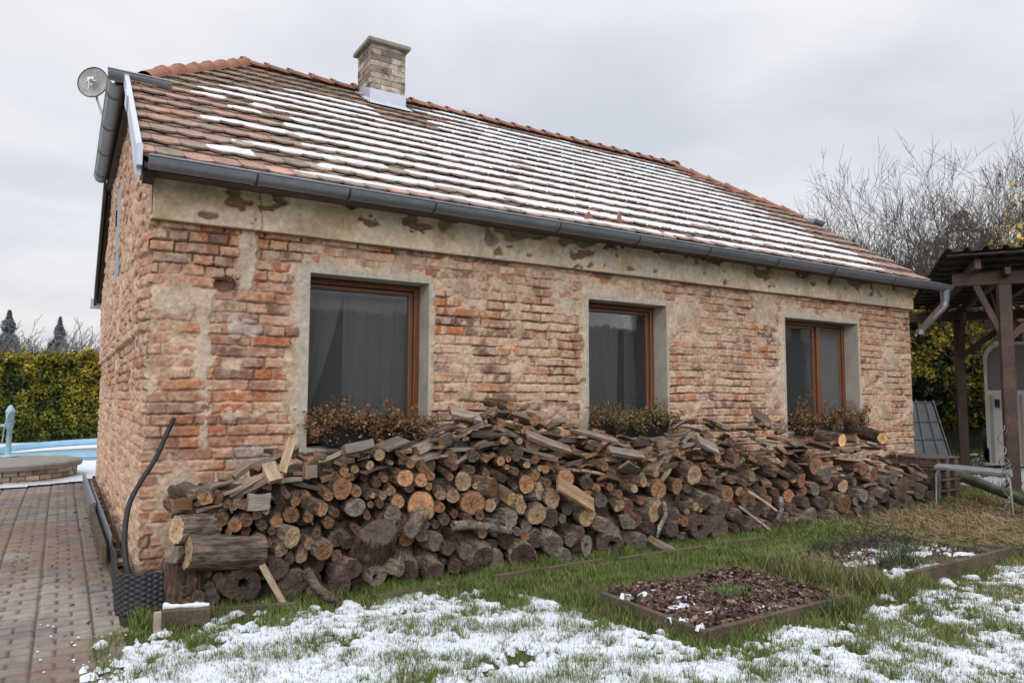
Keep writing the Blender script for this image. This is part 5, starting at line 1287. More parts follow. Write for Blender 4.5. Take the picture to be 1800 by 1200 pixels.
# pallets stacked at the right end of the pile
def pallets():
    for k in range(4):
        root = empty('pallet', (8.62, -.28, .13*k)); b = MB()
        for j in range(6): b.box((-.18, -.36+j*.125, .095), (.35, -.36+j*.125+.095, .115))
        b.build('deck', M['old_timber'], root, bevel=.002)
        for j in range(3): 
            b = MB(); b.box((-.16+j*.2, -.35, .0), (-.08+j*.2, .36, .093)); b.build('bearer', M['old_timber'], root, bevel=.002)
        tag(root, ['lowest', 'second lowest', 'second highest', 'topmost'][k]+' dark wooden pallet of the stack at the right end of the woodpile', 'pallet', 'pallets stacked beside the woodpile')
pallets()

# ================================================================== garden beds
def bed(rect, boards, z1, label_, leafy):
    x0, x1, y0, y1 = rect; root = empty('garden_bed', ((x0+x1)/2, (y0+y1)/2, 0)); ox, oy, _ = root.location
    for a, c, hh in boards:
        b = MB(); b.beam((a[0]-ox, a[1]-oy, hh/2-.01), (c[0]-ox, c[1]-oy, hh/2-.01), .035, hh+.02); b.build('side_board', M['bed_board'], root, bevel=.004)
    xs = np.arange(x0+.015, x1-.01, .016); ys = np.arange(y0+.015, y1-.01, .016); X, Y = np.meshgrid(xs, ys, indexing='ij')
    H = z1+.035*(fbm(X, Y, 3, 3, 801)-.5)+.03*(fbm(X, Y, 18, 3, 803)-.5)
    c = lerp(np.broadcast_to(np.array([.050, .034, .026]), X.shape+(3,)), np.array([.085, .06, .045]), fbm(X, Y, 12, 3, 805))
    np_mesh('soil', np.stack([X-ox, Y-oy, H], -1).reshape(-1, 3), grid_faces(len(xs), len(ys)), M['soil'], root, c.reshape(-1, 3), smooth=True)
    tag(root, label_, 'garden bed'); return root
c = [tuple(onz(u, v)[:2]) for u, v in ((1066, 1052), (1250, 1128), (1468, 1046), (1306, 992))]
BQ1 = [(2.33, -1.86), (2.31, -2.70), (3.49, -2.68), (3.52, -1.85)]
bed(BED1, [(BQ1[0], BQ1[1], .065), (BQ1[1], BQ1[2], .075), ((3.50, -2.65), (3.52, -1.90), .055), ((3.48, -1.85), (2.37, -1.865), .07)], .042, 'square wooden garden bed covered with brown fallen leaves, nearest the camera', True)
bed(BED2, [((4.16, -2.50), (4.16, -1.75), .04), ((4.22, -2.63), (5.66, -2.60), .10), ((5.63, -2.5), (5.62, -1.75), .06), ((5.4, -1.69), (4.2, -1.72), .06)], .03, 'farther garden bed with dead weeds, dark vines and snow patches', False)
def litter():
    r = np.random.RandomState(21); n = 7000; x = r.uniform(2.35, 3.50, n); y = r.uniform(-2.68, -1.85, n); z = .050+.035*(fbm(x, y, 3, 3, 801)-.5)+r.uniform(0, .025, n)
    C_ = lin([(112, 90, 78), (92, 72, 62), (78, 62, 54), (140, 116, 100), (62, 50, 45), (104, 78, 66)]); c = C_[r.randint(0, 6, n)]*r.uniform(.55, 1.15, (n, 1))
    # a few spill over the edge
    o = leaf_cloud('fallen_leaves', np.stack([x, y, z], -1), .026, c, M['leaf'], None, 22, 1.4, .55); tag(o, 'brown curled fallen leaves covering the nearer garden bed', 'fallen leaves', kind='stuff')
    # bed two: litter, weeds
    n = 2600; x = r.uniform(4.18, 5.60, n); y = r.uniform(-2.58, -1.72, n); z = .03+r.uniform(0, .03, n); k = fbm(x, y, 3, 3, 811) > .46; x, y, z = x[k], y[k], z[k]; n = len(x)
    c = C_[r.randint(0, 6, n)]*r.uniform(.5, 1.0, (n, 1)); o = leaf_cloud('bed_litter', np.stack([x, y, z], -1), .024, c, M['leaf'], None, 23, 1.5, .5); tag(o, 'dark rotting leaves in the farther garden bed', 'fallen leaves', kind='stuff')
    # dark tangled vines heap at the back corner of bed two
    b = MB(); rr = random.Random(8)
    for i in range(150):
        p = Vector((rr.gauss(5.10, .22), rr.gauss(-1.86, .08), .04)); 
        d = Vector((rr.gauss(0, 1), rr.gauss(0, .8), rr.uniform(.0, .8))).normalized(); pts = [p]
        for j in range(4): d = (d+Vector((rr.gauss(0, .5), rr.gauss(0, .5), rr.gauss(-.15, .4)))).normalized(); p = p+d*.06; p.z = max(p.z, .05); pts.append(p)
        b.tube(pts, .003, 4)
    tag(b.build('dead_vines', mat('dead_vine', base=(.05, .038, .03), rough=1, var=.3, vscale=20, fine=0, bump=0)), 'low tangle of dark dead vines at the back of the farther bed', 'dead vines')
    # weeds: grassy tufts
    for (cx, cy, sx, sy, n, col, h, nm, lb, cat) in ((2.98, -2.28, .075, .05, 520, (.06, .15, .03), .05, 'green_weed', 'small bright green weed growing among the leaves of the nearer bed', 'weed'),
                                    (4.62, -2.35, .09, .07, 420, (.05, .085, .035), .16, 'grass_tuft', 'blue-green tuft at the front of the farther bed', 'grass tuft'),
                                    (4.55, -1.78, .05, .05, 240, (.04, .07, .025), .10, 'green_weed', 'dark green weed at the left corner of the farther bed', 'weed'),
                                    (3.86, -2.30, .11, .22, 1500, (.075, .10, .03), .14, 'grass_tuft', 'long matted grass tuft between the two garden beds', 'grass tuft'),
                                    (3.35, -2.76, .10, .05, 420, (.09, .11, .035), .13, 'grass_tuft', 'grass tuft against the front board of the nearer bed', 'grass tuft')):
        q = np.random.RandomState(int(cx*100)); x = cx+np.clip(q.normal(size=n), -2, 2)*sx; y = cy+np.clip(q.normal(size=n), -2, 2)*sy; a = q.uniform(0, 6.28, n); hh = h*q.uniform(.4, 1.2, n); ln = hh*q.uniform(.3, 1.0, n); w = .0022; z = np.full(n, .05 if cat != 'x' else 0)
        if cx in (3.86, 3.35): z = z*0
        V = np.stack([np.stack([x-np.sin(a)*w, y+np.cos(a)*w, z], -1), np.stack([x+np.sin(a)*w, y-np.cos(a)*w, z], -1), np.stack([x+np.cos(a)*ln+np.sin(a)*w*.3, y+np.sin(a)*ln-np.cos(a)*w*.3, z+hh*.85], -1), np.stack([x+np.cos(a)*ln-np.sin(a)*w*.3, y+np.sin(a)*ln+np.cos(a)*w*.3, z+hh*.85], -1)], 1)
        cc = np.array(col)*q.uniform(.6, 1.5, (n, 1)); dd = q.rand(n) < (.3 if n > 1000 else .12); cc = np.where(dd[:, None], np.array([.25, .19, .10])*q.uniform(.6, 1.2, (n, 1)), cc)
        tag(np_mesh(nm, V.reshape(-1, 3), np.arange(4*n).reshape(-1, 4), M['grass'], None, np.repeat(cc, 4, 0)), lb, cat)
    q = np.random.RandomState(5); n = 5200; x = q.uniform(4.10, 5.65, n); y = q.uniform(-2.60, -1.66, n); k = fbm(x, y, 4, 3, 821) > .44; x, y = x[k], y[k]; n = len(x); a = q.uniform(0, 6.28, n); h = q.uniform(.02, .07, n); w = .002; z = .025
    V = np.stack([np.stack([x-np.sin(a)*w, y+np.cos(a)*w, 0*x+z], -1), np.stack([x+np.sin(a)*w, y-np.cos(a)*w, 0*x+z], -1), np.stack([x+np.cos(a)*h, y+np.sin(a)*h, z+h], -1)], 1)
    cc = lerp(np.broadcast_to(np.array([.09, .115, .035]), (n, 3)), np.array([.26, .21, .11]), q.rand(n))
    tag(np_mesh('bed_weeds', V.reshape(-1, 3), np.arange(3*n).reshape(-1, 3), M['grass'], None, np.repeat(cc, 3, 0)), 'thin mixed green and straw weeds spread over the farther bed', 'weeds', kind='stuff')
    # snow dabs in the beds
    for nm, (x0, x1, y0, y1), thr, lb, zz in (('bed_snow', (4.2, 5.6, -2.56, -1.74), .615, 'dabs of snow in the farther garden bed', .040), ('bed_snow', (2.29, 2.9, -2.66, -2.0), .665, 'a few dabs of snow on the leaves of the nearer bed', .066)):
        xs = np.arange(x0, x1, .012); ys = np.arange(y0, y1, .012); X, Y = np.meshgrid(xs, ys, indexing='ij'); cv = .6*fbm(X*.5+Y*.3, Y*1.2, 9, 3, 831)+.4*fbm(X, Y, 40, 2, 833)-thr+.03
        k = cv > 0; keep = k[1:, 1:] | k[:-1, 1:] | k[1:, :-1] | k[:-1, :-1]
        Z = zz+.035*(fbm(X, Y, 3, 3, 801)-.5)+np.where(k, .004+np.clip(cv*.15, 0, .007), -.02)
        V, F = compact(np.stack([X, Y, Z], -1).reshape(-1, 3), grid_faces(len(xs), len(ys), keep)); tag(np_mesh(nm, V, F, M['snow'], None, smooth=True), lb, 'snow', kind='stuff')
litter()
b = MB(); b.tube([onz(1285, 957, .01), onz(1303, 968, .06), onz(1320, 985, .14), onz(1342, 1008, .15)], .004, 5); tag(b.build('dry_stick', M['old_timber']), 'thin dry stick lying over the back edge of the nearer bed', 'stick')
b = MB(); rr = random.Random(4)
for (u, v, h) in ((1716, 1000, .22), (1700, 940, .15)):
    p = Vector(onz(u, v)); b = MB(); b.tube([p, p+Vector((.01, 0, h*.5)), p+Vector((0, .01, h))], .003, 5)
    for k in range(6): q = p+Vector((0, 0, h*(.5+.08*k))); b.tube([q, q+Vector((rr.uniform(-.03, .03), rr.uniform(-.03, .03), .02))], [.005, .002], 4)
    tag(b.build('dead_stalk', M['old_timber']), 'dark upright dead flower stalk '+('at the right end of the farther bed' if v > 960 else 'in the straw-coloured grass behind the farther bed'), 'dead stalk')
timber('edging_board', tuple(onz(1712, 962, .03)), tuple(onz(1800, 972, .03)), .035, .08, 'half-buried mossy board in the dead grass at the right edge', 'edging board')

# ================================================================== left background: well, pump, pool, hedge, trees
def well():
    cx, cy = -1.18, 7.38; root = empty('brick_well', (cx, cy, 0)); b = MB(); Rr = .95; n = 72
    CP = lin([(168, 154, 132), (148, 134, 114), (180, 166, 146), (130, 118, 102)]); r = random.Random(5)
    b.cur = tuple(lin((96, 88, 76))); b.lathe([(Rr-.02, 0), (Rr-.02, .21)], n=n)
    for k in range(3):
        nb_ = 34
        for i in range(nb_):
            a0 = 2*math.pi*(i+.5*(k % 2)+.05)/nb_; a1 = 2*math.pi*(i+1+.5*(k % 2)-.05)/nb_; b.cur = tuple(CP[r.randrange(4)]*r.uniform(.8, 1.1)); R0, R1 = Rr-.03, Rr+r.uniform(-.004, .004)
            z0 = .005+k*.068; z1 = z0+.058
            vs_ = [(R0*math.cos(a0), R0*math.sin(a0), z0), (R0*math.cos(a1), R0*math.sin(a1), z0), (R1*math.cos(a1), R1*math.sin(a1), z0), (R1*math.cos(a0), R1*math.sin(a0), z0)]; vs_ += [(x, y, z1) for x, y, z in vs_]
            b.add(vs_, [(0, 1, 2, 3), (7, 6, 5, 4), (3, 2, 6, 7), (1, 5, 6, 2), (0, 3, 7, 4)])
    b.build('brick_ring', M['yellow_brick'], root, col=True)
    c = MB(); c.lathe([(Rr-.1, .20), (Rr+.05, .205), (Rr+.065, .22), (Rr+.065, .265), (Rr+.045, .285), (0.0, .295)], n=n, smooth=False); c.build('concrete_cap', M['concrete'], root)
    tag(root, 'low round well of pale bricks with a concrete cap', 'well')
    p = onz(14, 803, .29); pr = empty('hand_pump', (p[0], p[1], .292)); b = MB()
    b.lathe([(.0, .0), (.115, .0), (.115, .012), (.05, .022), (.036, .05), (.034, .42), (.045, .43), (.045, .455), (.052, .47), (.056, .66), (.064, .67), (.064, .69), (.045, .73), (.020, .775), (0, .785)], n=20); b.build('pump_body', M['blue_paint'], pr)
    b = MB(); b.tube([(-.03, 0, .47), (-.16, -.01, .47), (-.20, -.012, .44)], [.026, .024, .026], 12); b.build('spout', M['blue_paint'], pr)
    b = MB(); b.tube([(.0, -.05, .68), (-.03, -.075, .63), (-.06, -.08, .45), (-.08, -.09, .22)], [.011, .009, .008, .010], 8); b.tube([(0, 0, .68), (0, -.06, .68)], .014, 8); b.build('handle', M['steel'], pr)
    tag(pr, 'pale blue cast-iron hand pump standing on the well cap', 'hand pump')
well()
def pool():
    root = empty('swimming_pool', (1.1, 11.6, 0)); K = 64; b = MB(); a_, c_ = 2.75, 1.7
    def ring(s, z): return [((a_+s)*math.cos(2*math.pi*k/K), (c_+s)*math.sin(2*math.pi*k/K), z+.14*max(0, math.sin(2*math.pi*k/K))) for k in range(K)]
    rs = [ring(.12, 0), ring(.12, .10), ring(.16, .12), ring(.0, .14), ring(-.0, .02)]
    vs_ = sum(rs, []); b.add(vs_, [(i*K+k, i*K+(k+1) % K, (i+1)*K+(k+1) % K, (i+1)*K+k) for i in range(4) for k in range(K)], 0, True); b.build('rim', M['pool'], root)
    w = MB(); w.add([(x, y, .06) for x, y, z in ring(-.01, 0)], [tuple(range(K))]); w.build('water', M['pool_water'], root)
    tag(root, 'shallow oval pool with a pale blue rim in the snow by the hedge', 'pool')
pool()

def hedge(name, x0, x1, y0, y1, h, n, seed, label, pal, lo=0.0, dark=.0, sz=.055):
    r = np.random.RandomState(seed); root = empty(name, ((x0+x1)/2, (y0+y1)/2, 0)); ox, oy, _ = root.location
    # front and top shell, bumpy
    front = r.rand(n) < .74; x = r.uniform(x0, x1, n); dep = r.gamma(1.2, .10, n)
    z = np.where(front, r.uniform(lo, 1, n)*h, h-dep*.8); y = np.where(front, y0+dep, r.uniform(y0, y1, n))
    bulge = (fbm(x, z, 1.3, 3, seed+1)-.5)*.55+(fbm(x, z, 4, 2, seed+9)-.5)*.25; topn = (fbm(x, y, .8, 3, seed+3)-.5)*.45+(fbm(x, y, 3.5, 2, seed+4)-.5)*.35
    y = y-bulge*front; z = z+topn*(z/h)**2*1.0; z = z+(r.rand(n) < .04)*r.uniform(0, .22, n)*(z > h*.9)
    P = np.stack([x-ox, y-oy, z], -1)
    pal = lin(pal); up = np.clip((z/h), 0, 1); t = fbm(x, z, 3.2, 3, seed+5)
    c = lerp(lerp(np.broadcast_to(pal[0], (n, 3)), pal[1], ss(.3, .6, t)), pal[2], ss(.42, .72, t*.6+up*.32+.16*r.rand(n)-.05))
    br = r.rand(n) < .06; c = np.where(br[:, None], pal[3], c); c = c*r.uniform(.55, 1.25, (n, 1))
    leaf_cloud('foliage', P, sz, c, M['leaf'], root, seed+6, 1.6)
    # dark core box added inside as backing for the leaf shell
    xs = np.arange(x0, x1+.1, .25); zs = np.linspace(0, h*.93, 12); X, Z = np.meshgrid(xs, zs, indexing='ij'); Yb = y0+.20-(fbm(X, Z, 1.3, 3, seed+1)-.5)*.5
    V1 = np.stack([X-ox, Yb-oy, Z], -1).reshape(-1, 3); V2 = np.stack([X-ox, 0*X+y1-.2-oy, Z], -1).reshape(-1, 3); nx_, nz_ = len(xs), len(zs); F1 = grid_faces(nx_, nz_); m_ = nx_*nz_
    top = np.array([[i*nz_+nz_-1, (i+1)*nz_+nz_-1, m_+(i+1)*nz_+nz_-1, m_+i*nz_+nz_-1] for i in range(nx_-1)])
    np_mesh('dark_core', np.concatenate([V1, V2]), np.concatenate([F1, F1[:, ::-1]+m_, top]), M['hcore'], root)
    tag(root, label, 'hedge'); return root
M['hcore'] = mat('hedge_dark_core', base=(.022, .022, .010), rough=1, var=.4, vscale=6, fine=20, bump=.8, bscale=8)
hedge('hedge', -7, 6, 16.3, 17.4, 2.32, 62000, 900, 'clipped yellow-green conifer hedge behind the pool at the left', [(52, 64, 24), (94, 104, 36), (152, 138, 46), (110, 90, 42)], sz=.06)
back = hedge('hedge', -14, 34, -20.5, -19, 4.2, 30000, 970, 'unseen conifer hedge added behind the camera to darken the window reflections', [(40, 48, 26), (66, 74, 36), (92, 96, 46), (80, 66, 40)], sz=.22)
back.rotation_euler = (0, 0, math.pi)  # added out of view so the window glass mirrors something dark
hedge('hedge', 11.8, 24, 3.1, 4.3, 3.55, 62000, 940, 'tall yellowing leafy hedge behind the carport at the right', [(38, 46, 20), (88, 94, 34), (158, 140, 48), (120, 98, 50)], lo=.16, sz=.085)

M['tbark'] = mat('tree_bark', base=(.085, .068, .055), rough=1, var=.3, vscale=8, fine=0, bump=.5, bscale=12)
M['tbark_haze'] = mat('hazed_tree_bark', base=(.16, .155, .16), rough=1, var=.2, vscale=3, fine=0, bump=0)  # distance haze put into a paler, bluish bark colour
def bare_tree(base, height, stems, spread, seed, label, depth=6, thin=.004, cat='tree', matl=None, up=.5, r0=.11, nm='bare_tree', lean=(0, 0), group=None, kids=3):
    r = random.Random(seed); root = empty(nm, base); tb = MB(); cb = MB()
    def grow(p, d, ln, rad, lev):
        n = 4; pts = [p]; q = d
        for i in range(n):
            q = (q+Vector((r.gauss(0, .10), r.gauss(0, .10), r.gauss(.03*up, .08)))).normalized(); p = p+q*ln/n; pts.append(p)
        rr = [rad*(1-.4*i/n) for i in range(n+1)]
        (tb if lev == 0 else cb).tube(pts, rr, 7 if lev < 2 else (4 if lev < 4 else 3), caps=False)
        if lev >= depth or rad < thin*.8: return
        k = r.choice([kids-1, kids, kids]) if lev > 0 else kids+1
        for j in range(k):
            f = r.uniform(.35, 1.0) if j else 1.0; ix = min(n, int(f*n)); a = q.orthogonal().normalized(); a.rotate(Matrix.Rotation(r.uniform(0, 6.28), 3, q))
            ang = r.uniform(.35, .85) if j else r.uniform(.05, .2)
            nd = (q*math.cos(ang)+a*math.sin(ang)+Vector((0, 0, up*.12))).normalized(); grow(pts[ix], nd, ln*r.uniform(.62, .86), max(thin, rr[ix]*(.62 if j else .8)), lev+1)
    for s in range(stems):
        a = 6.28*s/stems+r.uniform(-.3, .3); d = Vector((math.cos(a)*spread+lean[0], math.sin(a)*spread+lean[1], 1)).normalized()
        grow(Vector((math.cos(a)*.12, math.sin(a)*.12, 0)), d, height*r.uniform(.26, .36), r0*r.uniform(.7, 1), 0)
    tb.build('trunk', matl or M['tbark'], root); cb.build('crown', matl or M['tbark'], root); tag(root, label, cat, group); return root
def at(u, dist):      # ground point at a distance along the view through column u
    d = ray(u, 600); d = d/np.linalg.norm(d[:2]); return Vector((CAM[0]+d[0]*dist, CAM[1]+d[1]*dist, 0))
bare_tree(at(1650, 22), 7.5, 6, .62, 41, 'bare many-stemmed tree rising behind the right end of the roof', depth=7, thin=.005, r0=.10)
bare_tree(at(1715, 22), 7.5, 6, .52, 47, 'taller bare tree with upright twigs above the carport roof', depth=7, thin=.005, r0=.11)
bare_tree(at(1800, 21), 6.8, 5, .45, 59, 'bare tree cut by the right edge of the picture', depth=7, thin=.005, r0=.11)
bare_tree(at(1615, 26), 5.6, 5, .5, 43, 'smaller bare tree low behind the roof eave', depth=6, thin=.006, r0=.08)

def conifer(base, h, w, seed, label, cols, n=5000, group=None, sz=.3, cat='conifer', roundish=False):
    r = np.random.RandomState(seed); root = empty('conifer_tree', base); b = MB(); b.tube([(0, 0, 0), (0, 0, h*.98)], [h*.02, .01], 7); b.build('trunk', M['tbark'], root)
    t = r.rand(n)**(.8); tier = .78+.3*np.sin(t*38+r.normal(size=n)*.5); a = r.uniform(0, 6.28, n); dr = (.55+.45*vn(a*1.6, t*9, seed))
    prof = (1-t)**.85 if not roundish else np.sqrt(np.clip(1-(2*t-1)**2, 0, 1))
    rad = w*prof*tier*dr*r.uniform(.35, 1, n)**.5; z = h*(.04+.96*t)-rad*.18
    P = np.stack([rad*np.cos(a), rad*np.sin(a), z], -1); cols = lin(cols); c = cols[r.randint(0, len(cols), n)]*r.uniform(.6, 1.25, (n, 1))
    leaf_cloud('crown', P, sz*(.35+.65*prof), c, M['leaf'], root, seed+1, 2.2); tag(root, label, cat, group); return root
conifer(at(104, 62), 6.9, 2.0, 71, 'dark pointed spruce above the left hedge beside the house', [(112, 122, 124), (128, 136, 136), (100, 110, 114)], 4200, sz=.34)  # distance haze put into the grey-blue leaf colours of these left conifers
conifer(at(14, 60), 7.0, 2.2, 73, 'dark pointed spruce at the left edge of the picture behind the hedge', [(112, 122, 124), (128, 136, 136), (100, 110, 114)], 4200, sz=.34)
conifer(at(-30, 55), 6.0, 2.6, 75, 'broad dark conifer cut by the left edge behind the hedge', [(112, 122, 124), (128, 136, 136), (100, 110, 114)], 3000, sz=.34)
for i, (u, dd, h, lb) in enumerate([(52, 66, 8.0, 'thin bare tree between the two spruces'), (75, 58, 6.6, 'low bare shrub left of the spruce'), (128, 55, 5.9, 'low bare shrub right of the spruce'), (150, 60, 5.9, 'bare shrub close to the gable wall above the hedge'), (168, 52, 5.2, 'bare shrub touching the gable outline above the hedge'), (30, 56, 6.4, 'bare shrub beside the leftmost spruce')]):
    bare_tree(at(u, dd), h, 5, .6, 80+i, lb, depth=5, thin=.022, matl=M['tbark_haze'], r0=.07, cat='shrub', nm='bare_shrub', up=.3)
conifer(at(1700, 30), 7.9, 2.2, 91, 'brownish bushy conifer behind the bare trees at the right', [(124, 118, 106), (138, 130, 114), (104, 100, 88)], 1500, sz=.16, roundish=True)
conifer(at(1745, 31), 7.2, 1.8, 93, 'lower brownish conifer right beside the taller bushy one', [(124, 118, 106), (138, 130, 114), (104, 100, 88)], 1300, sz=.16, roundish=True)
def yellow_bush():
    r = np.random.RandomState(77); root = empty('leafy_tree', at(1800, 20)); n = 1500; P = r.normal(size=(n, 3))*np.array([.55, .55, .8])+np.array([.35, -.3, 4.1]); b = MB(); b.tube([(0, 0, 0), (.1, 0, 4.9)], [.08, .03], 7); b.build('trunk', M['tbark'], root)
    c = lin([(196, 160, 60), (170, 140, 50), (210, 178, 90), (120, 112, 50)])[r.randint(0, 4, n)]*r.uniform(.6, 1.1, (n, 1)); leaf_cloud('crown', P, .10, c, M['leaf'], root, 5, 1.3); tag(root, 'tree with yellow autumn leaves above the carport at the right edge', 'tree')
yellow_bush()

# ================================================================== right: carport, trailer, tank, table, pipe
A_ = Vector((math.sin(R(56)), math.cos(R(56)), 0)); B_ = Vector((A_.y, -A_.x, 0))
P2 = Vector((10.1, -.73, 0)); P1 = Vector((13.26, 1.4, 0))
def carport():
    root = empty('carport', P2); I = lambda v: Vector(v)-P2; Z = Vector((0, 0, 1)); T = M['stained_timber']
    def part(nm, segs):
        b = MB(); [b.beam(I(p), I(q), w, h) for p, q, w, h in segs]; return b.build(nm, T, root, bevel=.006)
    zt2, zt1 = 2.90, 2.78
    far = [(P2, zt2), (P1, zt1), (P2+B_*3.2, zt2), (P1+B_*3.2, zt1)]
    for p, z in far:
        b = MB(); b.beam(I(p), I(p+Z*(z-.17)), .15, .15, up=A_); b.build('post', T, root, bevel=.008)
    part('beam', [(P2-B_*.58+Z*(zt2-.085), P2+B_*3.8+Z*(zt2-.085), .10, .17)]); part('beam', [(P1-B_*1.6+Z*(zt1-.085), P1+B_*3.8+Z*(zt1-.085), .10, .16)])
    for s in (-.34, .55, 1.5, 2.4, 3.4):
        a = P2+B_*s-A_*.38+Z*(zt2+.07); c = P1+B_*s+A_*.4+Z*(zt1+.06); part('rafter', [(a, c, .075, .14)])
    # braces
    part('brace', [(P2+Z*(zt2-.85)-B_*.0, P2+A_*.62+Z*(zt2-.2), .07, .09)]); part('brace', [(P2+Z*2.0+B_*.03, P2+B_*.75+Z*(zt2-.17), .08, .09)]); part('brace', [(P2+Z*2.02-B_*.03, P2-B_*.32+Z*(zt2-.16), .07, .08)])
    part('brace', [(P1+Z*1.95, P1+B_*.85+Z*(zt1-.15), .08, .10)]); part('brace', [(P1-A_*.04+Z*1.95, P1-A_*.7+Z*(zt1-.05), .07, .09)]); part('side_beam', [(P2-A_*.3+Z*(zt2-.03), P1+A_*.3+Z*(zt1-.03), .07, .10)])
    # battens under the sheet
    for i in range(13):
        f = i/12; c = P2.lerp(P1, -.13+f*1.26); z = zt2+.165+(zt1-zt2)*(-.13+f*1.26)-.005
        part('batten', [(c-B_*.70+Z*z, c+B_*3.9+Z*z, .06, .03)])
    # box-profile roof sheet
    prof = []; x = -.75
    while x < 3.95: prof += [(x, 0), (x+.03, .045), (x+.075, .045), (x+.105, 0)]; x += .21
    b = MB(); vs_ = []
    for fa, z in ((-.16, zt2+.19+.02), (1.16, zt1+.19-.02)):
        c = P2.lerp(P1, fa)
        for s, h in prof: vs_.append(I(c+B_*s+Z*(z+h)))
    n = len(prof); b.add(vs_, [(k, k+1, n+k+1, n+k) for k in range(n-1)]); sh = b.build('roof_sheet', M['dark_board'], root); sh.modifiers.new('t', 'SOLIDIFY').thickness = .004
    tag(root, 'dark stained timber carport with a profiled sheet roof at the right edge', 'carport')
carport()
def trailer():
    base = Vector(onz(1737, 816, .06)); base.z = 0; root = empty('horse_trailer', base)
    # ramp end faces the camera; x' along the picture, y' away
    X = Vector((.355, -.935, 0)).normalized(); Y = Vector((.935, .355, 0)).normalized(); Wd, Hh, Lg = 1.7, 2.2, 3.2
    def prof(inset=0):
        p = []
        n = 8; rr = .28
        p.append((inset, .35)); 
        for k in range(n+1): a = math.pi-math.pi/2*k/n; p.append((inset+rr+rr*math.cos(a), Hh-inset-rr+rr*math.sin(a)))
        for k in range(n+1): a = math.pi/2-math.pi/2*k/n; p.append((Wd-inset-rr+rr*math.cos(a), Hh-inset-rr+rr*math.sin(a)))
        p.append((Wd-inset, .35)); return p
    pr = prof(); n = len(pr); b = MB(); w = lambda s, d, z: X*s+Y*d+Vector((0, 0, z))
    vs_ = [w(s, 0, z) for s, z in pr]+[w(s, Lg, z) for s, z in pr]; b.add(vs_, [(k, k+1, n+k+1, n+k) for k in range(n-1)]+[(n-1, 0, n, 2*n-1)], 0, True); b.add([w(s, Lg, z) for s, z in pr], [tuple(range(n))])
    b.build('shell', TW, root)
    b = MB(); p2 = prof(.05); m_ = [w(s, -.004, z) for s, z in pr]+[w(s, -.004, z) for s, z in p2]; b.add(m_, [(k, k+1, n+k+1, n+k) for k in range(n-1)]); b.build('rear_frame', TW, root)
    b = MB(); b.add([w(s, .02, z) for s, z in p2], [tuple(range(n))]); b.build('rear_cover', mat('trailer_cover', base=(.17, .145, .125), rough=.6, var=.1, vscale=2, fine=0, bump=.1, bscale=3), root)
    b = MB(); b.add([w(.03, -.03, .06), w(Wd-.03, -.03, .06), w(Wd-.03, -.03, 1.36), w(.03, -.03, 1.36)], [(0, 1, 2, 3)]); b.add([w(.03, .0, 1.36), w(Wd-.03, .0, 1.36), w(Wd-.03, -.03, 1.36), w(.03, -.03, 1.36)], [(3, 2, 1, 0)]); b.add([w(.03, .0, .06), w(.03, .0, 1.36), w(.03, -.03, 1.36), w(.03, -.03, .06)], [(0, 1, 2, 3)])
    rp = b.build('ramp', TW, root)
    b = MB()
    for s in (.09, .30, .52, 1.1, 1.4): b.beam(w(s, -.045, .10), w(s, -.045, 1.28), .045, .03, up=Y)
    b.build('ramp_rib', mat('trailer_rib', base=(.26, .23, .20), rough=.5, var=.1, vscale=4, fine=0, bump=0), rp)
    for s in (.18, .38):
        b = MB(); b.tube([w(s, -.05, 1.20), w(s, -.05, 1.06)], .035, 12); b.build('hinge', M['black_plastic'], rp)
    b = MB(); b.box((0, 0, 0), (.001, .001, .001))
    for s in (-.08, Wd+.08):
        q = MB(); c = w(s, 1.8, .33); ax = X*.09
        q.tube([c-ax, c+ax], .32, 24); q.build('wheel', M['black_plastic'], root)
    b = MB(); b.beam(w(.1, .0, .33), w(.1, Lg, .33), .08, .1); b.beam(w(Wd-.1, .0, .33), w(Wd-.1, Lg, .33), .08, .1); b.beam(w(Wd/2, Lg, .33), w(Wd/2, Lg+1.2, .42), .08, .08); b.build('chassis', M['steel'], root)
    tag(root, 'off-white horse trailer with rounded roof parked under the carport', 'trailer')
TW = mat('trailer_shell', base=(.50, .48, .45), rough=.45, var=.06, vscale=3, fine=0, bump=.05, tint=(.33, .30, .26), tscale=2, tlo=.5, thi=.8)
trailer()
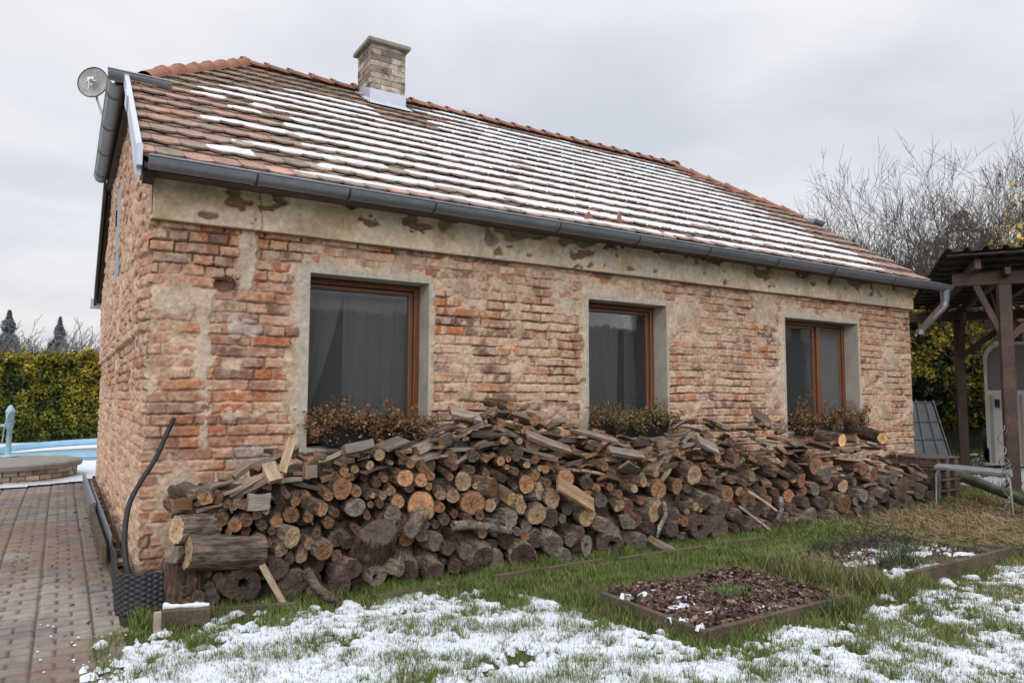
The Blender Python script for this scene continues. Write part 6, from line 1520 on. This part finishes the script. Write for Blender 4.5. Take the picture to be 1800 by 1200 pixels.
def tank():
    # caged water tank tipped against the far end wall
    root = empty('water_tank', (10.62, .52, 0)); b = MB(); g = mat('grey_tank', base=(.15, .16, .17), rough=.6, var=.12, vscale=3, fine=20, bump=.2, bscale=6)
    X = Vector((.84, -.54, 0)); Y = Vector((.54, .84, 0)); tilt = .17
    def w(s, d, z): return X*(s-tilt*z)+Y*d+Vector((0, 0, z*.99))
    S, D, Hh = .62, .5, 1.17
    c = [w(s, d, z) for z in (.06, Hh) for s, d in ((-S/2+(.0), 0), (S/2, 0), (S/2, D), (-S/2, D))]
    c[4:] = [w(s*.62, d, Hh) for s, d in ((-S/2, 0), (S/2, 0), (S/2, D), (-S/2, D))]
    b.add(c, [(3, 2, 1, 0), (4, 5, 6, 7), (0, 1, 5, 4), (1, 2, 6, 5), (2, 3, 7, 6), (3, 0, 4, 7)]); b.build('tank_body', g, root, bevel=.03, seg=2)
    b = MB()
    def q(s, d, z): return w(s*(1-.38*(z-.06)/(Hh-.06)), d, z)
    for z in (.12, .36, .62, .88, Hh): b.tube([q(-S/2-.02, -.02, z), q(S/2+.02, -.02, z), q(S/2+.02, D+.02, z)], .011, 6)
    for s in (-S/2, -.1, .12, S/2): b.tube([q(s, -.025, .05), q(s, -.025, Hh+.03)], .010, 6)
    b.build('cage', M['zinc'], root)
    b = MB(); b.box((-.36, -.06, 0), (.36, .5, .05)); b.build('base_frame', M['old_timber'], root); b = MB(); b.tube([(-.12, -.04, .13), (-.12, -.12, .13)], .045, 12); b.tube([(-.12, -.12, .13), (-.12, -.14, .13)], .055, 12); b.build('valve', mat('red_cap', base=(.30, .02, .03), rough=.5, var=.1, bump=0), root)
    tag(root, 'grey caged plastic water tank leaning by the right end of the house', 'water tank')
tank()
def table():
    f = lambda u, v, z=0: Vector(onz(u, v, z)); root_p = f(1713, 900); root = empty('metal_table', root_p); I = lambda v: v-root_p
    l0, r0_ = f(1646, 892), f(1782, 912); zt = .44; d = Vector((.90, .40, 0)).normalized()*.48; tl = Vector((l0.x+.02, l0.y, zt)); tr = Vector((r0_.x-.0, r0_.y, zt))
    b = MB(); n = (tr-tl).normalized(); c = [I(tl-n*.01), I(tr+n*.0), I(tr+d), I(tl+d)]; c2 = [v+Vector((0, 0, .012)) for v in c]; b.add(c+c2, [(3, 2, 1, 0), (4, 5, 6, 7), (0, 1, 5, 4), (1, 2, 6, 5), (2, 3, 7, 6), (3, 0, 4, 7)])
    for p_, q_ in ((0, 1), (1, 2), (2, 3), (3, 0)): b.beam(c[p_], c[q_], .02, .03)
    b.build('table_top', M['steel'], root, bevel=.002)
    for p, o in ((l0, Vector((0, 0, 0))), (r0_, Vector((0, 0, 0))), (l0, d), (r0_, d)):
        t = Vector((p.x+(.03 if p is l0 else -.05), p.y, zt-.01))+o; q = p+o; b = MB(); b.tube([I(q), I(q+(t-q)*.85), I(t+n*(.03 if p is l0 else -.03))], .0115, 8); b.build('leg', M['steel'], root)
    tag(root, 'low galvanised metal table on thin legs in the dead grass', 'table')
    # wilted vine and wire spiralling up at the right leg
    b = MB(); r = random.Random(3); base = r0_+Vector((-.10, .02, 0))
    for k in range(3):
        pts = []
        for i in range(28): t = i/27; a = i*.9+k*2; pts.append(base+Vector((.035*math.cos(a)+(.07*t if k else -.02*t)+.01*r.gauss(0, 1), .03*math.sin(a), (.62 if k else .95)*t)))
        b.tube(pts, .005-.001*k, 5)
    for i in range(18):
        p = base+Vector((r.gauss(0, .03), r.gauss(0, .03), r.uniform(.3, .9))); b.tube([p, p+Vector((r.gauss(0, .05), r.gauss(0, .05), r.gauss(0, .05)))], .002, 4)
    tag(b.build('dried_vine', mat('dry_vine', base=(.20, .17, .15), rough=.9, var=.3, vscale=20, bump=0)), 'dried twisted vine climbing beside the right legs of the metal table', 'vine')
table()
b = MB(); pa, pb = Vector(onz(1618, 806, .34)), Vector(onz(1830, 892, .14)); b.tube([pa, pa.lerp(pb, .5), pb], .055, 16); b.tube([pb+Vector((.05, .08, -.0)), pb.lerp(pa, .6)+Vector((.1, .1, -.05))], .03, 10)
tag(b.build('drain_pipe', mat('mossy_pipe', base=(.06, .075, .045), rough=.5, var=.3, vscale=6, fine=30, bump=.2, tint=(.13, .13, .10), tscale=5)), 'long mossy green pipe slanting down behind the metal table', 'pipe')
